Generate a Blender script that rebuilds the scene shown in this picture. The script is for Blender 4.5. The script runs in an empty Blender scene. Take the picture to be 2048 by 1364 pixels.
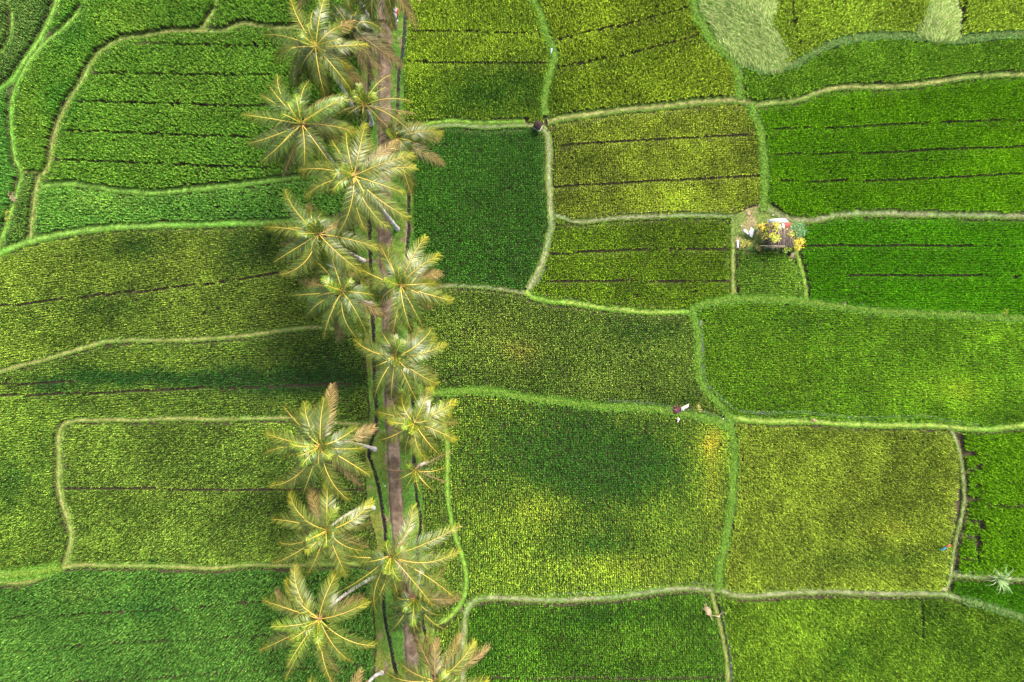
import bpy, math, random
import numpy as np
from collections import deque

# ------------------------------------------------------------------ camera, sky, sun
S = bpy.context.scene
CAMH = 75.0
K = 18.0 / 24.0 / 1024.0            # metres per photo pixel per metre of depth
cam_data = bpy.data.cameras.new("camera")
cam_data.lens = 24.0
cam_data.sensor_width = 36.0
cam_data.clip_start = 0.5
cam_data.clip_end = 3000.0
cam = bpy.data.objects.new("camera", cam_data)
cam.location = (0, 0, CAMH)
cam.rotation_euler = (0, 0, 0)
S.collection.objects.link(cam)
S.camera = cam

SUN_EL, SUN_AZ = math.radians(52), math.radians(38)
world = bpy.data.worlds.new("World")
S.world = world
world.use_nodes = True
wn = world.node_tree
bg = wn.nodes["Background"]
sky = wn.nodes.new("ShaderNodeTexSky")
sky.sky_type = 'NISHITA'
sky.sun_disc = False
sky.sun_elevation = SUN_EL
sky.sun_rotation = SUN_AZ
sky.air_density = .8
sky.dust_density = 5.0
sky.ozone_density = .6
wn.links.new(sky.outputs[0], bg.inputs[0])
bg.inputs[1].default_value = 0.15
sd = bpy.data.lights.new("sun", 'SUN')
sd.energy = 2.2
sd.angle = math.radians(13)
sd.color = (1.0, 0.94, 0.84)
sun = bpy.data.objects.new("sun", sd)
d = (math.sin(SUN_AZ) * math.cos(SUN_EL), math.cos(SUN_AZ) * math.cos(SUN_EL), math.sin(SUN_EL))
from mathutils import Vector, Matrix
sun.rotation_euler = Vector(d).to_track_quat('Z', 'Y').to_euler()
sun.location = (60, 80, 120)
S.collection.objects.link(sun)
S.view_settings.view_transform = 'Standard'
S.view_settings.look = 'None'
S.view_settings.exposure = 1.9
S.view_settings.gamma = 1.0

RND = np.random.default_rng(7)
random.seed(5)

def P(px, py, z=0.0):
    """photo pixel -> ground position at height z"""
    f = K * (CAMH - z)
    return np.array([(px - 1024.0) * f, -(py - 682.0) * f, z])

def Pxy(px, py, z):
    f = K * (CAMH - z)
    return (px - 1024.0) * f, -(py - 682.0) * f

def topix(x, y, z):
    f = K * (CAMH - z)
    return x / f + 1024.0, -y / f + 682.0

# ------------------------------------------------------------------ noise
def vnoise(x, y, scale, seed):
    r = np.random.default_rng(seed).random((256, 256))
    u = x / scale + 1000.0; v = y / scale + 1000.0
    i = np.floor(u).astype(int); j = np.floor(v).astype(int)
    fu = u - i; fv = v - j
    fu = fu * fu * (3 - 2 * fu); fv = fv * fv * (3 - 2 * fv)
    i0 = i % 256; j0 = j % 256; i1 = (i + 1) % 256; j1 = (j + 1) % 256
    a = r[i0, j0] * (1 - fu) + r[i1, j0] * fu
    b = r[i0, j1] * (1 - fu) + r[i1, j1] * fu
    return a * (1 - fv) + b * fv

def fbm(x, y, scale, seed):
    return (vnoise(x, y, scale, seed) * .5 + vnoise(x, y, scale / 2.1, seed + 1) * .3 + vnoise(x, y, scale / 4.5, seed + 2) * .2)

# ------------------------------------------------------------------ object helpers
def tag(o, label=None, cat=None, group=None, kind=None):
    if label: o["label"] = label
    if cat: o["category"] = cat
    if group: o["group"] = group
    if kind: o["kind"] = kind
    return o

def mesh_obj(name, V, F, mat, parent=None, col=None, smooth=False, dom='POINT', mats=None, mi=None):
    """V (n,3); F: (m,k) array or list of arrays with different k"""
    me = bpy.data.meshes.new(name)
    V = np.asarray(V, dtype=np.float32)
    if not isinstance(F, list): F = [F]
    F = [np.asarray(f, dtype=np.int32) for f in F if len(f)]
    nl = sum(f.size for f in F); nf = sum(len(f) for f in F)
    me.vertices.add(len(V)); me.vertices.foreach_set("co", V.ravel())
    me.loops.add(nl); me.polygons.add(nf)
    me.loops.foreach_set("vertex_index", np.concatenate([f.ravel() for f in F]))
    tot = np.concatenate([np.full(len(f), f.shape[1], dtype=np.int32) for f in F])
    st = np.concatenate([[0], np.cumsum(tot)[:-1]]).astype(np.int32)
    me.polygons.foreach_set("loop_start", st)
    me.polygons.foreach_set("loop_total", tot)
    if smooth: me.polygons.foreach_set("use_smooth", np.ones(nf, dtype=bool))
    if mats:
        for m in mats: me.materials.append(m)
        me.polygons.foreach_set("material_index", np.asarray(mi, dtype=np.int32))
    else:
        me.materials.append(mat)
    me.update(calc_edges=True)
    if col is not None:
        col = np.asarray(col, dtype=np.float32)
        if col.shape[1] == 3: col = np.concatenate([col, np.ones((len(col), 1), np.float32)], 1)
        at = me.attributes.new("col", 'FLOAT_COLOR', dom)
        at.data.foreach_set("color", col.ravel())
    o = bpy.data.objects.new(name, me)
    S.collection.objects.link(o)
    if parent is not None: o.parent = parent
    return o

def empty(name, loc):
    o = bpy.data.objects.new(name, None)
    o.location = loc
    o.empty_display_size = 0.3
    S.collection.objects.link(o)
    return o

class MB:
    """collects simple shapes into one mesh"""
    def __init__(s): s.v = []; s.q = []; s.t = []; s.n = 0
    def add(s, V, Q=None, T=None):
        V = np.asarray(V, float)
        if Q is not None and len(Q): s.q.append(np.asarray(Q) + s.n)
        if T is not None and len(T): s.t.append(np.asarray(T) + s.n)
        s.v.append(V); s.n += len(V)
    def box(s, c, sz, rz=0, rx=0, ry=0):
        x, y, z = np.array(sz) / 2
        V = np.array([[i * x, j * y, k * z] for i in (-1, 1) for j in (-1, 1) for k in (-1, 1)])
        R = np.array((Matrix.Rotation(rz, 3, 'Z') @ Matrix.Rotation(ry, 3, 'Y') @ Matrix.Rotation(rx, 3, 'X')))
        V = V @ R.T + np.array(c)
        s.add(V, [[0, 1, 3, 2], [4, 6, 7, 5], [0, 4, 5, 1], [2, 3, 7, 6], [0, 2, 6, 4], [1, 5, 7, 3]])
    def tube(s, pts, rad, n=8, cap=True):
        pts = np.asarray(pts, float); m = len(pts)
        rad = np.broadcast_to(np.asarray(rad, float), (m,))
        tan = np.gradient(pts, axis=0); tan /= np.linalg.norm(tan, axis=1)[:, None] + 1e-9
        ref = np.array([1., 0.13, 0.05]) if abs(tan[:, 0]).mean() < .8 else np.array([0, 1., .1])
        a = np.cross(tan, ref); a /= np.linalg.norm(a, axis=1)[:, None] + 1e-9
        b = np.cross(tan, a)
        th = np.linspace(0, 2 * math.pi, n, endpoint=False)
        V = (pts[:, None] + rad[:, None, None] * (np.cos(th)[None, :, None] * a[:, None] + np.sin(th)[None, :, None] * b[:, None])).reshape(-1, 3)
        Q = [[i * n + k, i * n + (k + 1) % n, (i + 1) * n + (k + 1) % n, (i + 1) * n + k] for i in range(m - 1) for k in range(n)]
        T = None
        if cap:
            V = np.concatenate([V, pts[:1], pts[-1:]])
            T = [[m * n, (k + 1) % n, k] for k in range(n)] + [[m * n + 1, (m - 1) * n + k, (m - 1) * n + (k + 1) % n] for k in range(n)]
        s.add(V, Q, T)
    def ball(s, c, r, n=8, jit=0.0):
        c = np.array(c, float); r = np.broadcast_to(np.asarray(r, float), (3,))
        V = [[0, 0, 1]]; m = max(4, n // 2 + 1)
        for i in range(1, m):
            ph = math.pi * i / m
            for k in range(n):
                th = 2 * math.pi * k / n
                V.append([math.sin(ph) * math.cos(th), math.sin(ph) * math.sin(th), math.cos(ph)])
        V.append([0, 0, -1]); V = np.array(V)
        if jit: V = V * (1 + jit * (RND.random((len(V), 1)) - .5))
        T = [[0, 1 + k, 1 + (k + 1) % n] for k in range(n)]
        l = 1 + (m - 2) * n
        T += [[len(V) - 1, l + (k + 1) % n, l + k] for k in range(n)]
        Q = [[1 + i * n + k, 1 + (i + 1) * n + k, 1 + (i + 1) * n + (k + 1) % n, 1 + i * n + (k + 1) % n] for i in range(m - 2) for k in range(n)]
        s.add(V * r + c, Q, T)
    def sheet(s, pts, th=0.01):
        """closed prism from a 3d polygon outline, with thickness downwards"""
        V = np.asarray(pts, float); n = len(V)
        c = V.mean(0)
        A = np.concatenate([V, [c], V - [0, 0, th], [c - [0, 0, th]]])
        T = [[k, (k + 1) % n, n] for k in range(n)] + [[n + 1 + (k + 1) % n, n + 1 + k, 2 * n + 1] for k in range(n)]
        Q = [[k, n + 1 + k, n + 1 + (k + 1) % n, (k + 1) % n] for k in range(n)]
        s.add(A, Q, T)
    def build(s, name, mat, parent=None, smooth=False, off=None):
        V = np.concatenate(s.v)
        if off is not None: V = V - np.asarray(off)
        F = []
        if s.q: F.append(np.concatenate(s.q))
        if s.t: F.append(np.concatenate(s.t))
        return mesh_obj(name, V, F, mat, parent, smooth=smooth)

# ------------------------------------------------------------------ materials
def new_mat(name):
    m = bpy.data.materials.new(name); m.use_nodes = True
    return m, m.node_tree, m.node_tree.nodes["Principled BSDF"]

def attr_mat(name, rough=0.6, spec=0.3, trans=0.0, nscale=None, namp=0.25, bump=0.0, bscale=8.0):
    m, t, b = new_mat(name)
    a = t.nodes.new("ShaderNodeAttribute"); a.attribute_name = "col"
    src = a.outputs["Color"]
    if nscale:
        geo = t.nodes.new("ShaderNodeNewGeometry")
        nz = t.nodes.new("ShaderNodeTexNoise"); nz.inputs["Scale"].default_value = nscale
        nz.inputs["Detail"].default_value = 5; nz.inputs["Roughness"].default_value = .7
        t.links.new(geo.outputs["Position"], nz.inputs["Vector"])
        mr = t.nodes.new("ShaderNodeMapRange")
        mr.inputs["From Min"].default_value = .3; mr.inputs["From Max"].default_value = .7
        mr.inputs["To Min"].default_value = 1 - namp; mr.inputs["To Max"].default_value = 1 + namp
        t.links.new(nz.outputs["Fac"], mr.inputs["Value"])
        vm = t.nodes.new("ShaderNodeVectorMath"); vm.operation = 'SCALE'
        t.links.new(src, vm.inputs[0]); t.links.new(mr.outputs[0], vm.inputs["Scale"])
        src = vm.outputs[0]
        if bump:
            n2 = t.nodes.new("ShaderNodeTexNoise"); n2.inputs["Scale"].default_value = bscale
            n2.inputs["Detail"].default_value = 4
            t.links.new(geo.outputs["Position"], n2.inputs["Vector"])
            bp = t.nodes.new("ShaderNodeBump"); bp.inputs["Strength"].default_value = bump
            bp.inputs["Distance"].default_value = .08
            t.links.new(n2.outputs["Fac"], bp.inputs["Height"]); t.links.new(bp.outputs[0], b.inputs["Normal"])
    t.links.new(src, b.inputs["Base Color"])
    b.inputs["Roughness"].default_value = rough
    b.inputs["Specular IOR Level"].default_value = spec
    if trans:
        tr = t.nodes.new("ShaderNodeBsdfTranslucent"); t.links.new(src, tr.inputs["Color"])
        mx = t.nodes.new("ShaderNodeMixShader"); mx.inputs[0].default_value = trans
        out = t.nodes["Material Output"]
        t.links.new(b.outputs[0], mx.inputs[1]); t.links.new(tr.outputs[0], mx.inputs[2]); t.links.new(mx.outputs[0], out.inputs[0])
    return m

def noise_mat(name, c1, c2, scale=3.0, rough=.8, spec=.3, bump=.3, c3=None, detail=6, bdist=.05, coord='Position'):
    m, t, b = new_mat(name)
    if coord == 'Position':
        g = t.nodes.new("ShaderNodeNewGeometry"); vec = g.outputs["Position"]
    else:
        g = t.nodes.new("ShaderNodeTexCoord"); vec = g.outputs["Object"]
    nz = t.nodes.new("ShaderNodeTexNoise"); nz.inputs["Scale"].default_value = scale
    nz.inputs["Detail"].default_value = detail; nz.inputs["Roughness"].default_value = .65
    t.links.new(vec, nz.inputs["Vector"])
    r = t.nodes.new("ShaderNodeValToRGB")
    e = r.color_ramp.elements
    e[0].position = .33; e[0].color = (*c1, 1); e[1].position = .68; e[1].color = (*c2, 1)
    if c3:
        x = e.new(.5); x.color = (*c3, 1)
    t.links.new(nz.outputs["Fac"], r.inputs[0]); t.links.new(r.outputs[0], b.inputs["Base Color"])
    b.inputs["Roughness"].default_value = rough; b.inputs["Specular IOR Level"].default_value = spec
    if bump:
        n2 = t.nodes.new("ShaderNodeTexNoise"); n2.inputs["Scale"].default_value = scale * 4; n2.inputs["Detail"].default_value = 5
        t.links.new(vec, n2.inputs["Vector"])
        bp = t.nodes.new("ShaderNodeBump"); bp.inputs["Strength"].default_value = bump; bp.inputs["Distance"].default_value = bdist
        t.links.new(n2.outputs["Fac"], bp.inputs["Height"]); t.links.new(bp.outputs[0], b.inputs["Normal"])
    return m

M_rice = attr_mat("rice_leaf", .7, .08, .38)
M_grass = attr_mat("bank_grass", .8, .15, 0, 5.0, .3, .6, 14)
M_tuft = attr_mat("grass_blade", .65, .2, .25)
M_palm = attr_mat("palm_leaflet", .42, .35, .15)
M_plant = attr_mat("shrub_leaf", .5, .35, .2)
M_path = noise_mat("worn_concrete", (.045, .031, .019), (.15, .115, .080), 1.1, .95, .1, .5, (.082, .060, .039), 9)
M_bark = None
M_thatch = noise_mat("old_boards", (0.050, 0.037, 0.030), (0.120, 0.095, 0.075), 6, .9, .1, .5, None)
M_darkthatch = noise_mat("dark_thatch", (0.015, 0.010, 0.010), (0.037, 0.025, 0.022), 14, .95, .1, .8)
M_tin = noise_mat("grey_tin_sheet", (0.180, 0.190, 0.190), (0.310, 0.315, 0.310), 3, .45, .5, .2)
M_red = noise_mat("rust_red_sheet", (0.140, 0.025, 0.015), (0.210, 0.045, 0.030), 5, .7, .3, .2)
M_white = noise_mat("white_plastic", (0.360, 0.360, 0.390), (0.430, 0.430, 0.450), 4, .5, .4, .3)
M_cream = noise_mat("pale_cloth", (0.310, 0.260, 0.230), (0.410, 0.375, 0.350), 6, .8, .2, .3)
M_straw = noise_mat("dry_straw", (0.225, 0.165, 0.085), (0.400, 0.330, 0.210), 9, .9, .1, .5)
M_pole = noise_mat("bamboo", (0.170, 0.135, 0.085), (0.275, 0.235, 0.165), 8, .7, .2, .2)
M_blue = noise_mat("blue_cloth", (0.010, 0.080, 0.210), (0.015, 0.120, 0.275), 6, .7, .2, .2)
M_cyan = noise_mat("turquoise_cloth", (0.060, 0.310, 0.290), (0.110, 0.375, 0.330), 6, .7, .2, .2)
M_redcloth = noise_mat("red_cloth", (0.250, 0.020, 0.020), (0.300, 0.040, 0.030), 6, .7, .2, .2)
M_pale_blue = noise_mat("pale_blue_cloth", (0.225, 0.350, 0.400), (0.350, 0.440, 0.460), 6, .7, .2, .2)
M_stone = noise_mat("pale_stone", (0.250, 0.230, 0.200), (0.375, 0.360, 0.340), 10, .8, .2, .4)
M_husk = noise_mat("coconut_husk", (0.080, 0.045, 0.020), (0.200, 0.120, 0.060), 9, .8, .2, .6, None, 6, .03, 'Object')
M_nut = noise_mat("green_coconut", (0.065, 0.060, 0.015), (0.120, 0.090, 0.025), 5, .5, .3, .1, None, 3, .02, 'Object')

def bark_mat():
    m, t, b = new_mat("palm_bark")
    a = t.nodes.new("ShaderNodeAttribute"); a.attribute_name = "col"
    g = t.nodes.new("ShaderNodeNewGeometry")
    nz = t.nodes.new("ShaderNodeTexNoise"); nz.inputs["Scale"].default_value = 5; nz.inputs["Detail"].default_value = 6
    t.links.new(g.outputs["Position"], nz.inputs["Vector"])
    mr = t.nodes.new("ShaderNodeMapRange"); mr.inputs["From Min"].default_value = .3; mr.inputs["From Max"].default_value = .7
    mr.inputs["To Min"].default_value = .7; mr.inputs["To Max"].default_value = 1.2
    t.links.new(nz.outputs["Fac"], mr.inputs["Value"])
    vm = t.nodes.new("ShaderNodeVectorMath"); vm.operation = 'SCALE'
    t.links.new(a.outputs["Color"], vm.inputs[0]); t.links.new(mr.outputs[0], vm.inputs["Scale"])
    t.links.new(vm.outputs[0], b.inputs["Base Color"])
    b.inputs["Roughness"].default_value = .85; b.inputs["Specular IOR Level"].default_value = .2
    return m
M_bark = bark_mat()

def water_mat(name, c, rough=.12, spec=.5):
    m, t, b = new_mat(name)
    g = t.nodes.new("ShaderNodeNewGeometry")
    nz = t.nodes.new("ShaderNodeTexNoise"); nz.inputs["Scale"].default_value = 1.7; nz.inputs["Detail"].default_value = 6
    t.links.new(g.outputs["Position"], nz.inputs["Vector"])
    r = t.nodes.new("ShaderNodeValToRGB"); e = r.color_ramp.elements
    e[0].position = .35; e[0].color = (*[x * .6 for x in c], 1); e[1].position = .7; e[1].color = (*[x * 1.5 for x in c], 1)
    t.links.new(nz.outputs["Fac"], r.inputs[0]); t.links.new(r.outputs[0], b.inputs["Base Color"])
    b.inputs["Roughness"].default_value = rough
    b.inputs["Specular IOR Level"].default_value = spec
    return m
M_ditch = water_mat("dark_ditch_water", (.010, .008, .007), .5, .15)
M_wet = water_mat("muddy_water_sky_tint", (.17, .155, .165), .2)  # pale lilac sky reflection put into the muddy base colour

# ground: wet mud under the crops
def ground_mat():
    m = noise_mat("field_mud", (.022, .017, .012), (.055, .04, .03), .9, .9, .08, .6, (.04, .032, .02), 8)
    return m
M_mud = ground_mat()

# ------------------------------------------------------------------ layout tables (photo pixels)
def spline(pts, step=4.0):
    p = np.array(pts, float)
    if len(p) < 3:
        n = max(2, int(np.hypot(*(p[-1] - p[0])) / step))
        return p[0] + (p[-1] - p[0]) * np.linspace(0, 1, n)[:, None]
    q = np.concatenate([[2 * p[0] - p[1]], p, [2 * p[-1] - p[-2]]])
    out = []
    for i in range(1, len(q) - 2):
        a, b, c, e = q[i - 1], q[i], q[i + 1], q[i + 2]
        n = max(2, int(np.hypot(*(c - b)) / step))
        t = np.linspace(0, 1, n, endpoint=False)[:, None]
        out.append(.5 * ((2 * b) + (-a + c) * t + (2 * a - 5 * b + 4 * c - e) * t ** 2 + (-a + 3 * b - 3 * c + e) * t ** 3))
    out.append(p[-1:])
    return np.concatenate(out)

MX0, MX1, MY0, MY1 = -150, 2198, -150, 1514       # modelled area in photo pixels
def extend(pts):
    """run a line that meets the frame edge on past it"""
    p = [tuple(map(float, a)) for a in pts]
    for end in (0, -1):
        a = np.array(p[end]); b = np.array(p[1 if end == 0 else -2])
        if a[0] <= 3 or a[0] >= 2045 or a[1] <= 3 or a[1] >= 1361:
            dd = a - b; dd /= np.hypot(*dd) + 1e-9
            q = tuple(a + dd * 190)
            if end == 0: p.insert(0, q)
            else: p.append(q)
    return p

# colours of banks: (edge, centre)
LUSH = ((0.090, 0.211, 0.020), (0.137, 0.242, 0.029))
GREEN = ((0.092, 0.187, 0.019), (0.154, 0.220, 0.035))
TAN = ((0.087, 0.154, 0.021), (0.153, 0.158, 0.050))
PALE = ((0.098, 0.156, 0.028), (0.138, 0.149, 0.077))
BLUEG = ((0.077, 0.171, 0.035), (0.130, 0.210, 0.055))
SLOPE = ((0.078, 0.173, 0.020), (0.111, 0.211, 0.032))
BANKS = [
 ("curving tan bank round the upper left paddy", 5.5, TAN, [(600,52),(560,55),(512,50),(483,47),(443,62),(397,61),(347,62),(310,67),(283,72),(247,77),(213,94),(197,107),(182,128),(167,157),(147,187),(132,213),(115,250),(105,290),(100,325),(90,345),(80,352),(73,377),(67,417),(63,455),(61,480)]),
 ("short cross bank", 4, TAN, [(40,345),(62,344),(86,346)]),
 ("smooth green bank below the upper left paddy", 7, SLOPE, [(82,372),(95,370),(123,367),(157,368),(190,373),(233,380),(287,384),(333,383),(400,376),(467,369),(512,364),(560,358),(640,350),(740,345)]),
 ("tan bank at the top", 4, TAN, [(433,0),(427,23),(413,43),(404,58)]),
 ("sloping green bank", 5, SLOPE, [(170,0),(160,20),(140,43),(120,63),(97,80),(77,100),(60,120),(43,150),(30,180),(23,207),(23,250),(27,293),(33,323),(43,345),(37,373),(30,400),(20,433),(8,465),(-6,500)]),
 ("upper green bank", 6, SLOPE, [(113,0),(104,27),(94,50),(82,73),(66,97),(50,120),(36,143),(23,160),(4,174),(-60,215),(-150,260)]),
 ("corner green bank", 3.5, SLOPE, [(15,0),(23,20),(24,50),(20,77),(10,97),(-4,112)]),
 ("long smooth green bank", 8, SLOPE, [(-2,506),(20,496),(60,482),(90,474),(133,466),(183,458),(233,453),(300,451),(350,449),(430,447),(512,445),(570,442),(640,440),(730,438)]),
 ("long tan bank on the left", 6, TAN, [(0,742),(43,730),(90,718),(133,705),(167,695),(200,685),(233,680),(267,679),(317,680),(383,678),(450,674),(512,668),(562,661),(612,655),(655,656),(699,665),(740,672)]),
 ("tan bank round the rectangular paddy", 6, TAN, [(745,850),(729,848),(679,845),(579,836),(512,836),(433,838),(367,836),(317,837),(283,839),(200,839),(157,840),(133,845),(122,856),(118,872),(118,910),(117,959),(120,986),(129,1019),(138,1046),(143,1069),(139,1096),(134,1119),(130,1130)]),
 ("tan bank lower left", 6, TAN, [(0,1163),(33,1166),(60,1162),(90,1151),(117,1139),(140,1132),(173,1129),(217,1131),(283,1131),(333,1132),(410,1136),(450,1134),(483,1130),(512,1129),(579,1130),(679,1127),(760,1128)]),
 ("bright grass wedge", 11, LUSH, [(-5,1149),(30,1147),(70,1142),(105,1137),(122,1134)]),
 ("lush bank between the top paddies", 7, LUSH, [(1067,0),(1081,27),(1087,53),(1097,80),(1107,100),(1107,123),(1098,150),(1093,173),(1089,200),(1091,230)]),
 ("cross bank by the shrine", 5, GREEN, [(812,247),(845,248),(879,243),(912,241),(945,244),(1000,243),(1050,242)]),
 ("trodden bank by the shrine", 5, PALE, [(812,256),(845,258),(879,251),(912,249),(945,252),(979,254),(1024,250),(1060,250),(1085,250)]),
 ("wide tan bank above the olive paddy", 8, TAN, [(1095,243),(1124,236),(1157,231),(1207,224),(1257,218),(1324,212),(1391,204),(1441,201),(1474,199),(1504,207)]),
 ("tan bank on the upper right", 6.5, TAN, [(1490,203),(1510,209),(1536,206),(1569,203),(1603,197),(1636,184),(1669,176),(1703,173),(1769,173),(1836,168),(1886,161),(1936,154),(2003,149),(2048,149)]),
 ("lush bank right of the top paddy", 7, LUSH, [(1382,0),(1391,27),(1404,50),(1421,80),(1441,100),(1461,117),(1472,133),(1477,157),(1479,180),(1477,197)]),
 ("blue green bank under the flattened rice", 7, BLUEG, [(1479,128),(1501,131),(1517,139),(1536,144),(1563,135),(1593,126),(1619,110),(1653,92),(1686,82),(1736,73),(1786,72),(1836,73),(1886,79),(1919,81),(1953,75),(2003,70),(2048,68)]),
 ("trodden tan bank", 8, PALE, [(1080,255),(1091,262),(1097,283),(1098,317),(1098,367),(1100,400),(1102,433),(1103,455),(1097,472),(1092,498),(1083,528),(1070,555),(1056,578)]),
 ("green bank right of the olive paddy", 7, LUSH, [(1500,210),(1509,233),(1520,260),(1525,293),(1528,327),(1529,360),(1528,393),(1528,420)]),
 ("pale bank below the olive paddy", 6, PALE, [(1104,428),(1125,434),(1141,441),(1164,444),(1191,440),(1241,435),(1307,432),(1374,430),(1441,431),(1470,431)]),
 ("bank right of the hut yard", 8, PALE, [(1530,415),(1550,425),(1575,436),(1603,440),(1636,438),(1669,431),(1719,426),(1769,426),(1836,428),(1903,429),(1969,430),(2048,432)]),
 ("thin tan bank left of the yard", 5, TAN, [(1466,430),(1466,455),(1466,505),(1466,538),(1467,590)]),
 ("thin bank middle", 5, PALE, [(845,580),(862,576),(896,571),(946,572),(996,577),(1024,581),(1054,587)]),
 ("green bank in the middle", 7, GREEN, [(1050,585),(1074,596),(1107,602),(1141,605),(1174,609),(1207,615),(1241,618),(1274,622),(1307,624),(1357,623),(1387,622)]),
 ("long green bank on the right", 7.2, LUSH, [(1384,620),(1396,612),(1411,606),(1441,601),(1474,598),(1536,598),(1586,600),(1629,606),(1669,611),(1703,616),(1736,620),(1769,623),(1819,625),(1869,627),(1919,629),(1969,631),(2012,634),(2048,636)]),
 ("bright bank curving down", 6, LUSH, [(1385,622),(1390,640),(1394,662),(1396,695),(1397,728),(1401,762),(1415,785),(1432,802),(1450,820),(1461,834)]),
 ("green bank above the big dark paddy", 6.8, LUSH, [(862,785),(896,784),(929,781),(962,780),(1024,788),(1057,796),(1117,801),(1157,807),(1207,813),(1257,814),(1307,817),(1357,825),(1401,833),(1431,841),(1458,855)]),
 ("green bank down the middle right", 6.5, LUSH, [(1456,835),(1463,865),(1467,888),(1467,909),(1466,959),(1462,1009),(1455,1052),(1448,1096),(1440,1126),(1437,1162),(1437,1180)]),
 ("bank across the right", 7.5, GREEN, [(1450,832),(1491,838),(1536,842),(1586,842),(1636,843),(1686,847),(1736,849),(1803,850),(1853,850),(1896,853),(1936,857),(1969,858),(2003,855),(2048,850)]),
 ("thin pale bank", 4, PALE, [(1896,852),(1906,868),(1915,892),(1920,909),(1924,936),(1928,969),(1928,1009),(1922,1042),(1913,1076),(1907,1109),(1903,1139),(1898,1166),(1890,1182)]),
 ("thin tan bank far right", 6, PALE, [(1902,1150),(1936,1152),(1986,1156),(2048,1159)]),
 ("long trodden bank across the bottom", 7.5, PALE, [(925,1364),(926,1340),(926,1286),(928,1259),(931,1230),(939,1210),(955,1199),(979,1195),(1024,1196),(1074,1199),(1124,1199),(1174,1197),(1224,1194),(1257,1190),(1291,1185),(1324,1180),(1357,1177),(1391,1177),(1417,1180),(1441,1180),(1464,1188),(1491,1192),(1536,1189),(1603,1184),(1669,1183),(1736,1186),(1803,1187),(1870,1187),(1903,1192),(1936,1203)]),
 ("lush bank lower right corner", 7, BLUEG, [(1925,1198),(1955,1205),(1986,1214),(2020,1225),(2048,1234)]),
 ("bank between the bottom paddies", 5.5, TAN, [(1422,1182),(1427,1200),(1434,1226),(1442,1259),(1449,1292),(1454,1326),(1456,1364)]),
 ("green bank right of the garden strip", 5.5, GREEN, [(882,800),(886,838),(893,870),(895,909),(895,976),(900,1026),(909,1066),(919,1096),(929,1129),(933,1159),(929,1189),(913,1219),(892,1240),(872,1250)]),
 ("green bank right of the yard", 5, GREEN, [(1588,490),(1596,512),(1604,538),(1611,572),(1613,598)]),
]
BANKPX = []
BANKS = [(a, b * .94 + .2, c_, d_) for a, b, c_, d_ in BANKS]
for nm, hw, colr, pts in BANKS:
    BANKPX.append(spline(extend(pts)))

PATHC = spline([(765,-170),(767,-60),(769,0),(769,60),(770,100),(769,200),(769,300),(768,455),(772,540),(777,632),(779,740),(783,815),(786,880),(789,940),(791,1000),(796,1060),(804,1130),(812,1190),(819,1240),(822,1290),(826,1364),(832,1440),(840,1540)])
DITCHES = [
 ("left", 3.5, [(745,-170),(744,0),(741,60),(738,160),(736,300),(738,440),(740,505),(742,580),(744,628),(747,672),(748,722),(749,772),(752,815),(751,855),(742,885),(738,909),(747,939),(757,976),(764,1019),(769,1052),(771,1086),(769,1150),(767,1202),(770,1242),(779,1282),(787,1326),(796,1364),(812,1440),(830,1540)]),
 ("right", 3.1, [(811,-170),(810,0),(809,50),(805,100),(800,133),(796,167),(795,207),(793,250),(797,300),(806,345),(814,367),(817,400),(818,447),(815,488),(812,530),(816,600),(820,680),(824,760),(826,850),(828,930),(834,999),(839,1026),(841,1052),(836,1085),(835,1120),(838,1180),(845,1242),(852,1276),(860,1305),(868,1364),(880,1440),(895,1540)]),
]
VL = np.array([(-170,722),(0,722),(200,722),(400,716),(455,707),(545,717),(688,728),(755,734),(822,739),(838,737),(862,728),(976,731),(1032,739),(1086,753),(1150,748),(1209,745),(1249,749),(1293,752),(1364,748),(1440,750),(1540,755)], float)
VR = np.array([(-170,824),(0,821),(60,818),(120,812),(180,808),(245,808),(300,817),(360,826),(430,829),(500,828),(570,838),(640,843),(720,845),(790,850),(880,848),(960,842),(1020,848),(1080,849),(1150,850),(1200,858),(1240,868),(1290,872),(1364,884),(1440,896),(1540,915)], float)

# raster of the layout at 2 px
RS = 2.0
RW = int((MX1 - MX0) / RS); RH = int((MY1 - MY0) / RS)
blocked = np.zeros((RH, RW), bool)
def stamp(mask, pts, r):
    rr = int(r / RS) + 2
    oy, ox = np.mgrid[-rr:rr + 1, -rr:rr + 1]
    for x, y in pts:
        cx = (x - MX0) / RS; cy = (y - MY0) / RS
        ix, iy = int(round(cx)), int(round(cy))
        if ix < -rr or iy < -rr or ix > RW + rr or iy > RH + rr: continue
        yy = iy + oy; xx = ix + ox
        ok = (((xx - cx) ** 2 + (yy - cy) ** 2) * RS * RS <= r * r) & (yy >= 0) & (yy < RH) & (xx >= 0) & (xx < RW)
        mask[yy[ok], xx[ok]] = True
bankmask = np.zeros((RH, RW), bool)
for (nm, hw, colr, pts), px in zip(BANKS, BANKPX):
    stamp(blocked, px, hw + 1.2)
    stamp(bankmask, px, hw + 1.0)
gy = MY0 + (np.arange(RH) + .5) * RS; gx = MX0 + (np.arange(RW) + .5) * RS
L = np.interp(gy, VL[:, 0], VL[:, 1]); R_ = np.interp(gy, VR[:, 0], VR[:, 1])
vm_ = (gx[None] > L[:, None]) & (gx[None] < R_[:, None])
blocked |= vm_; bankmask |= vm_
def inpoly(x, y, poly):
    r = np.zeros(np.shape(x), bool); n = len(poly)
    for i in range(n):
        x0, y0 = poly[i]; x1, y1 = poly[(i + 1) % n]
        c = ((y0 > y) != (y1 > y)) & (x < (x1 - x0) * (y - y0) / (y1 - y0 + 1e-9) + x0)
        r ^= c
    return r
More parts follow.
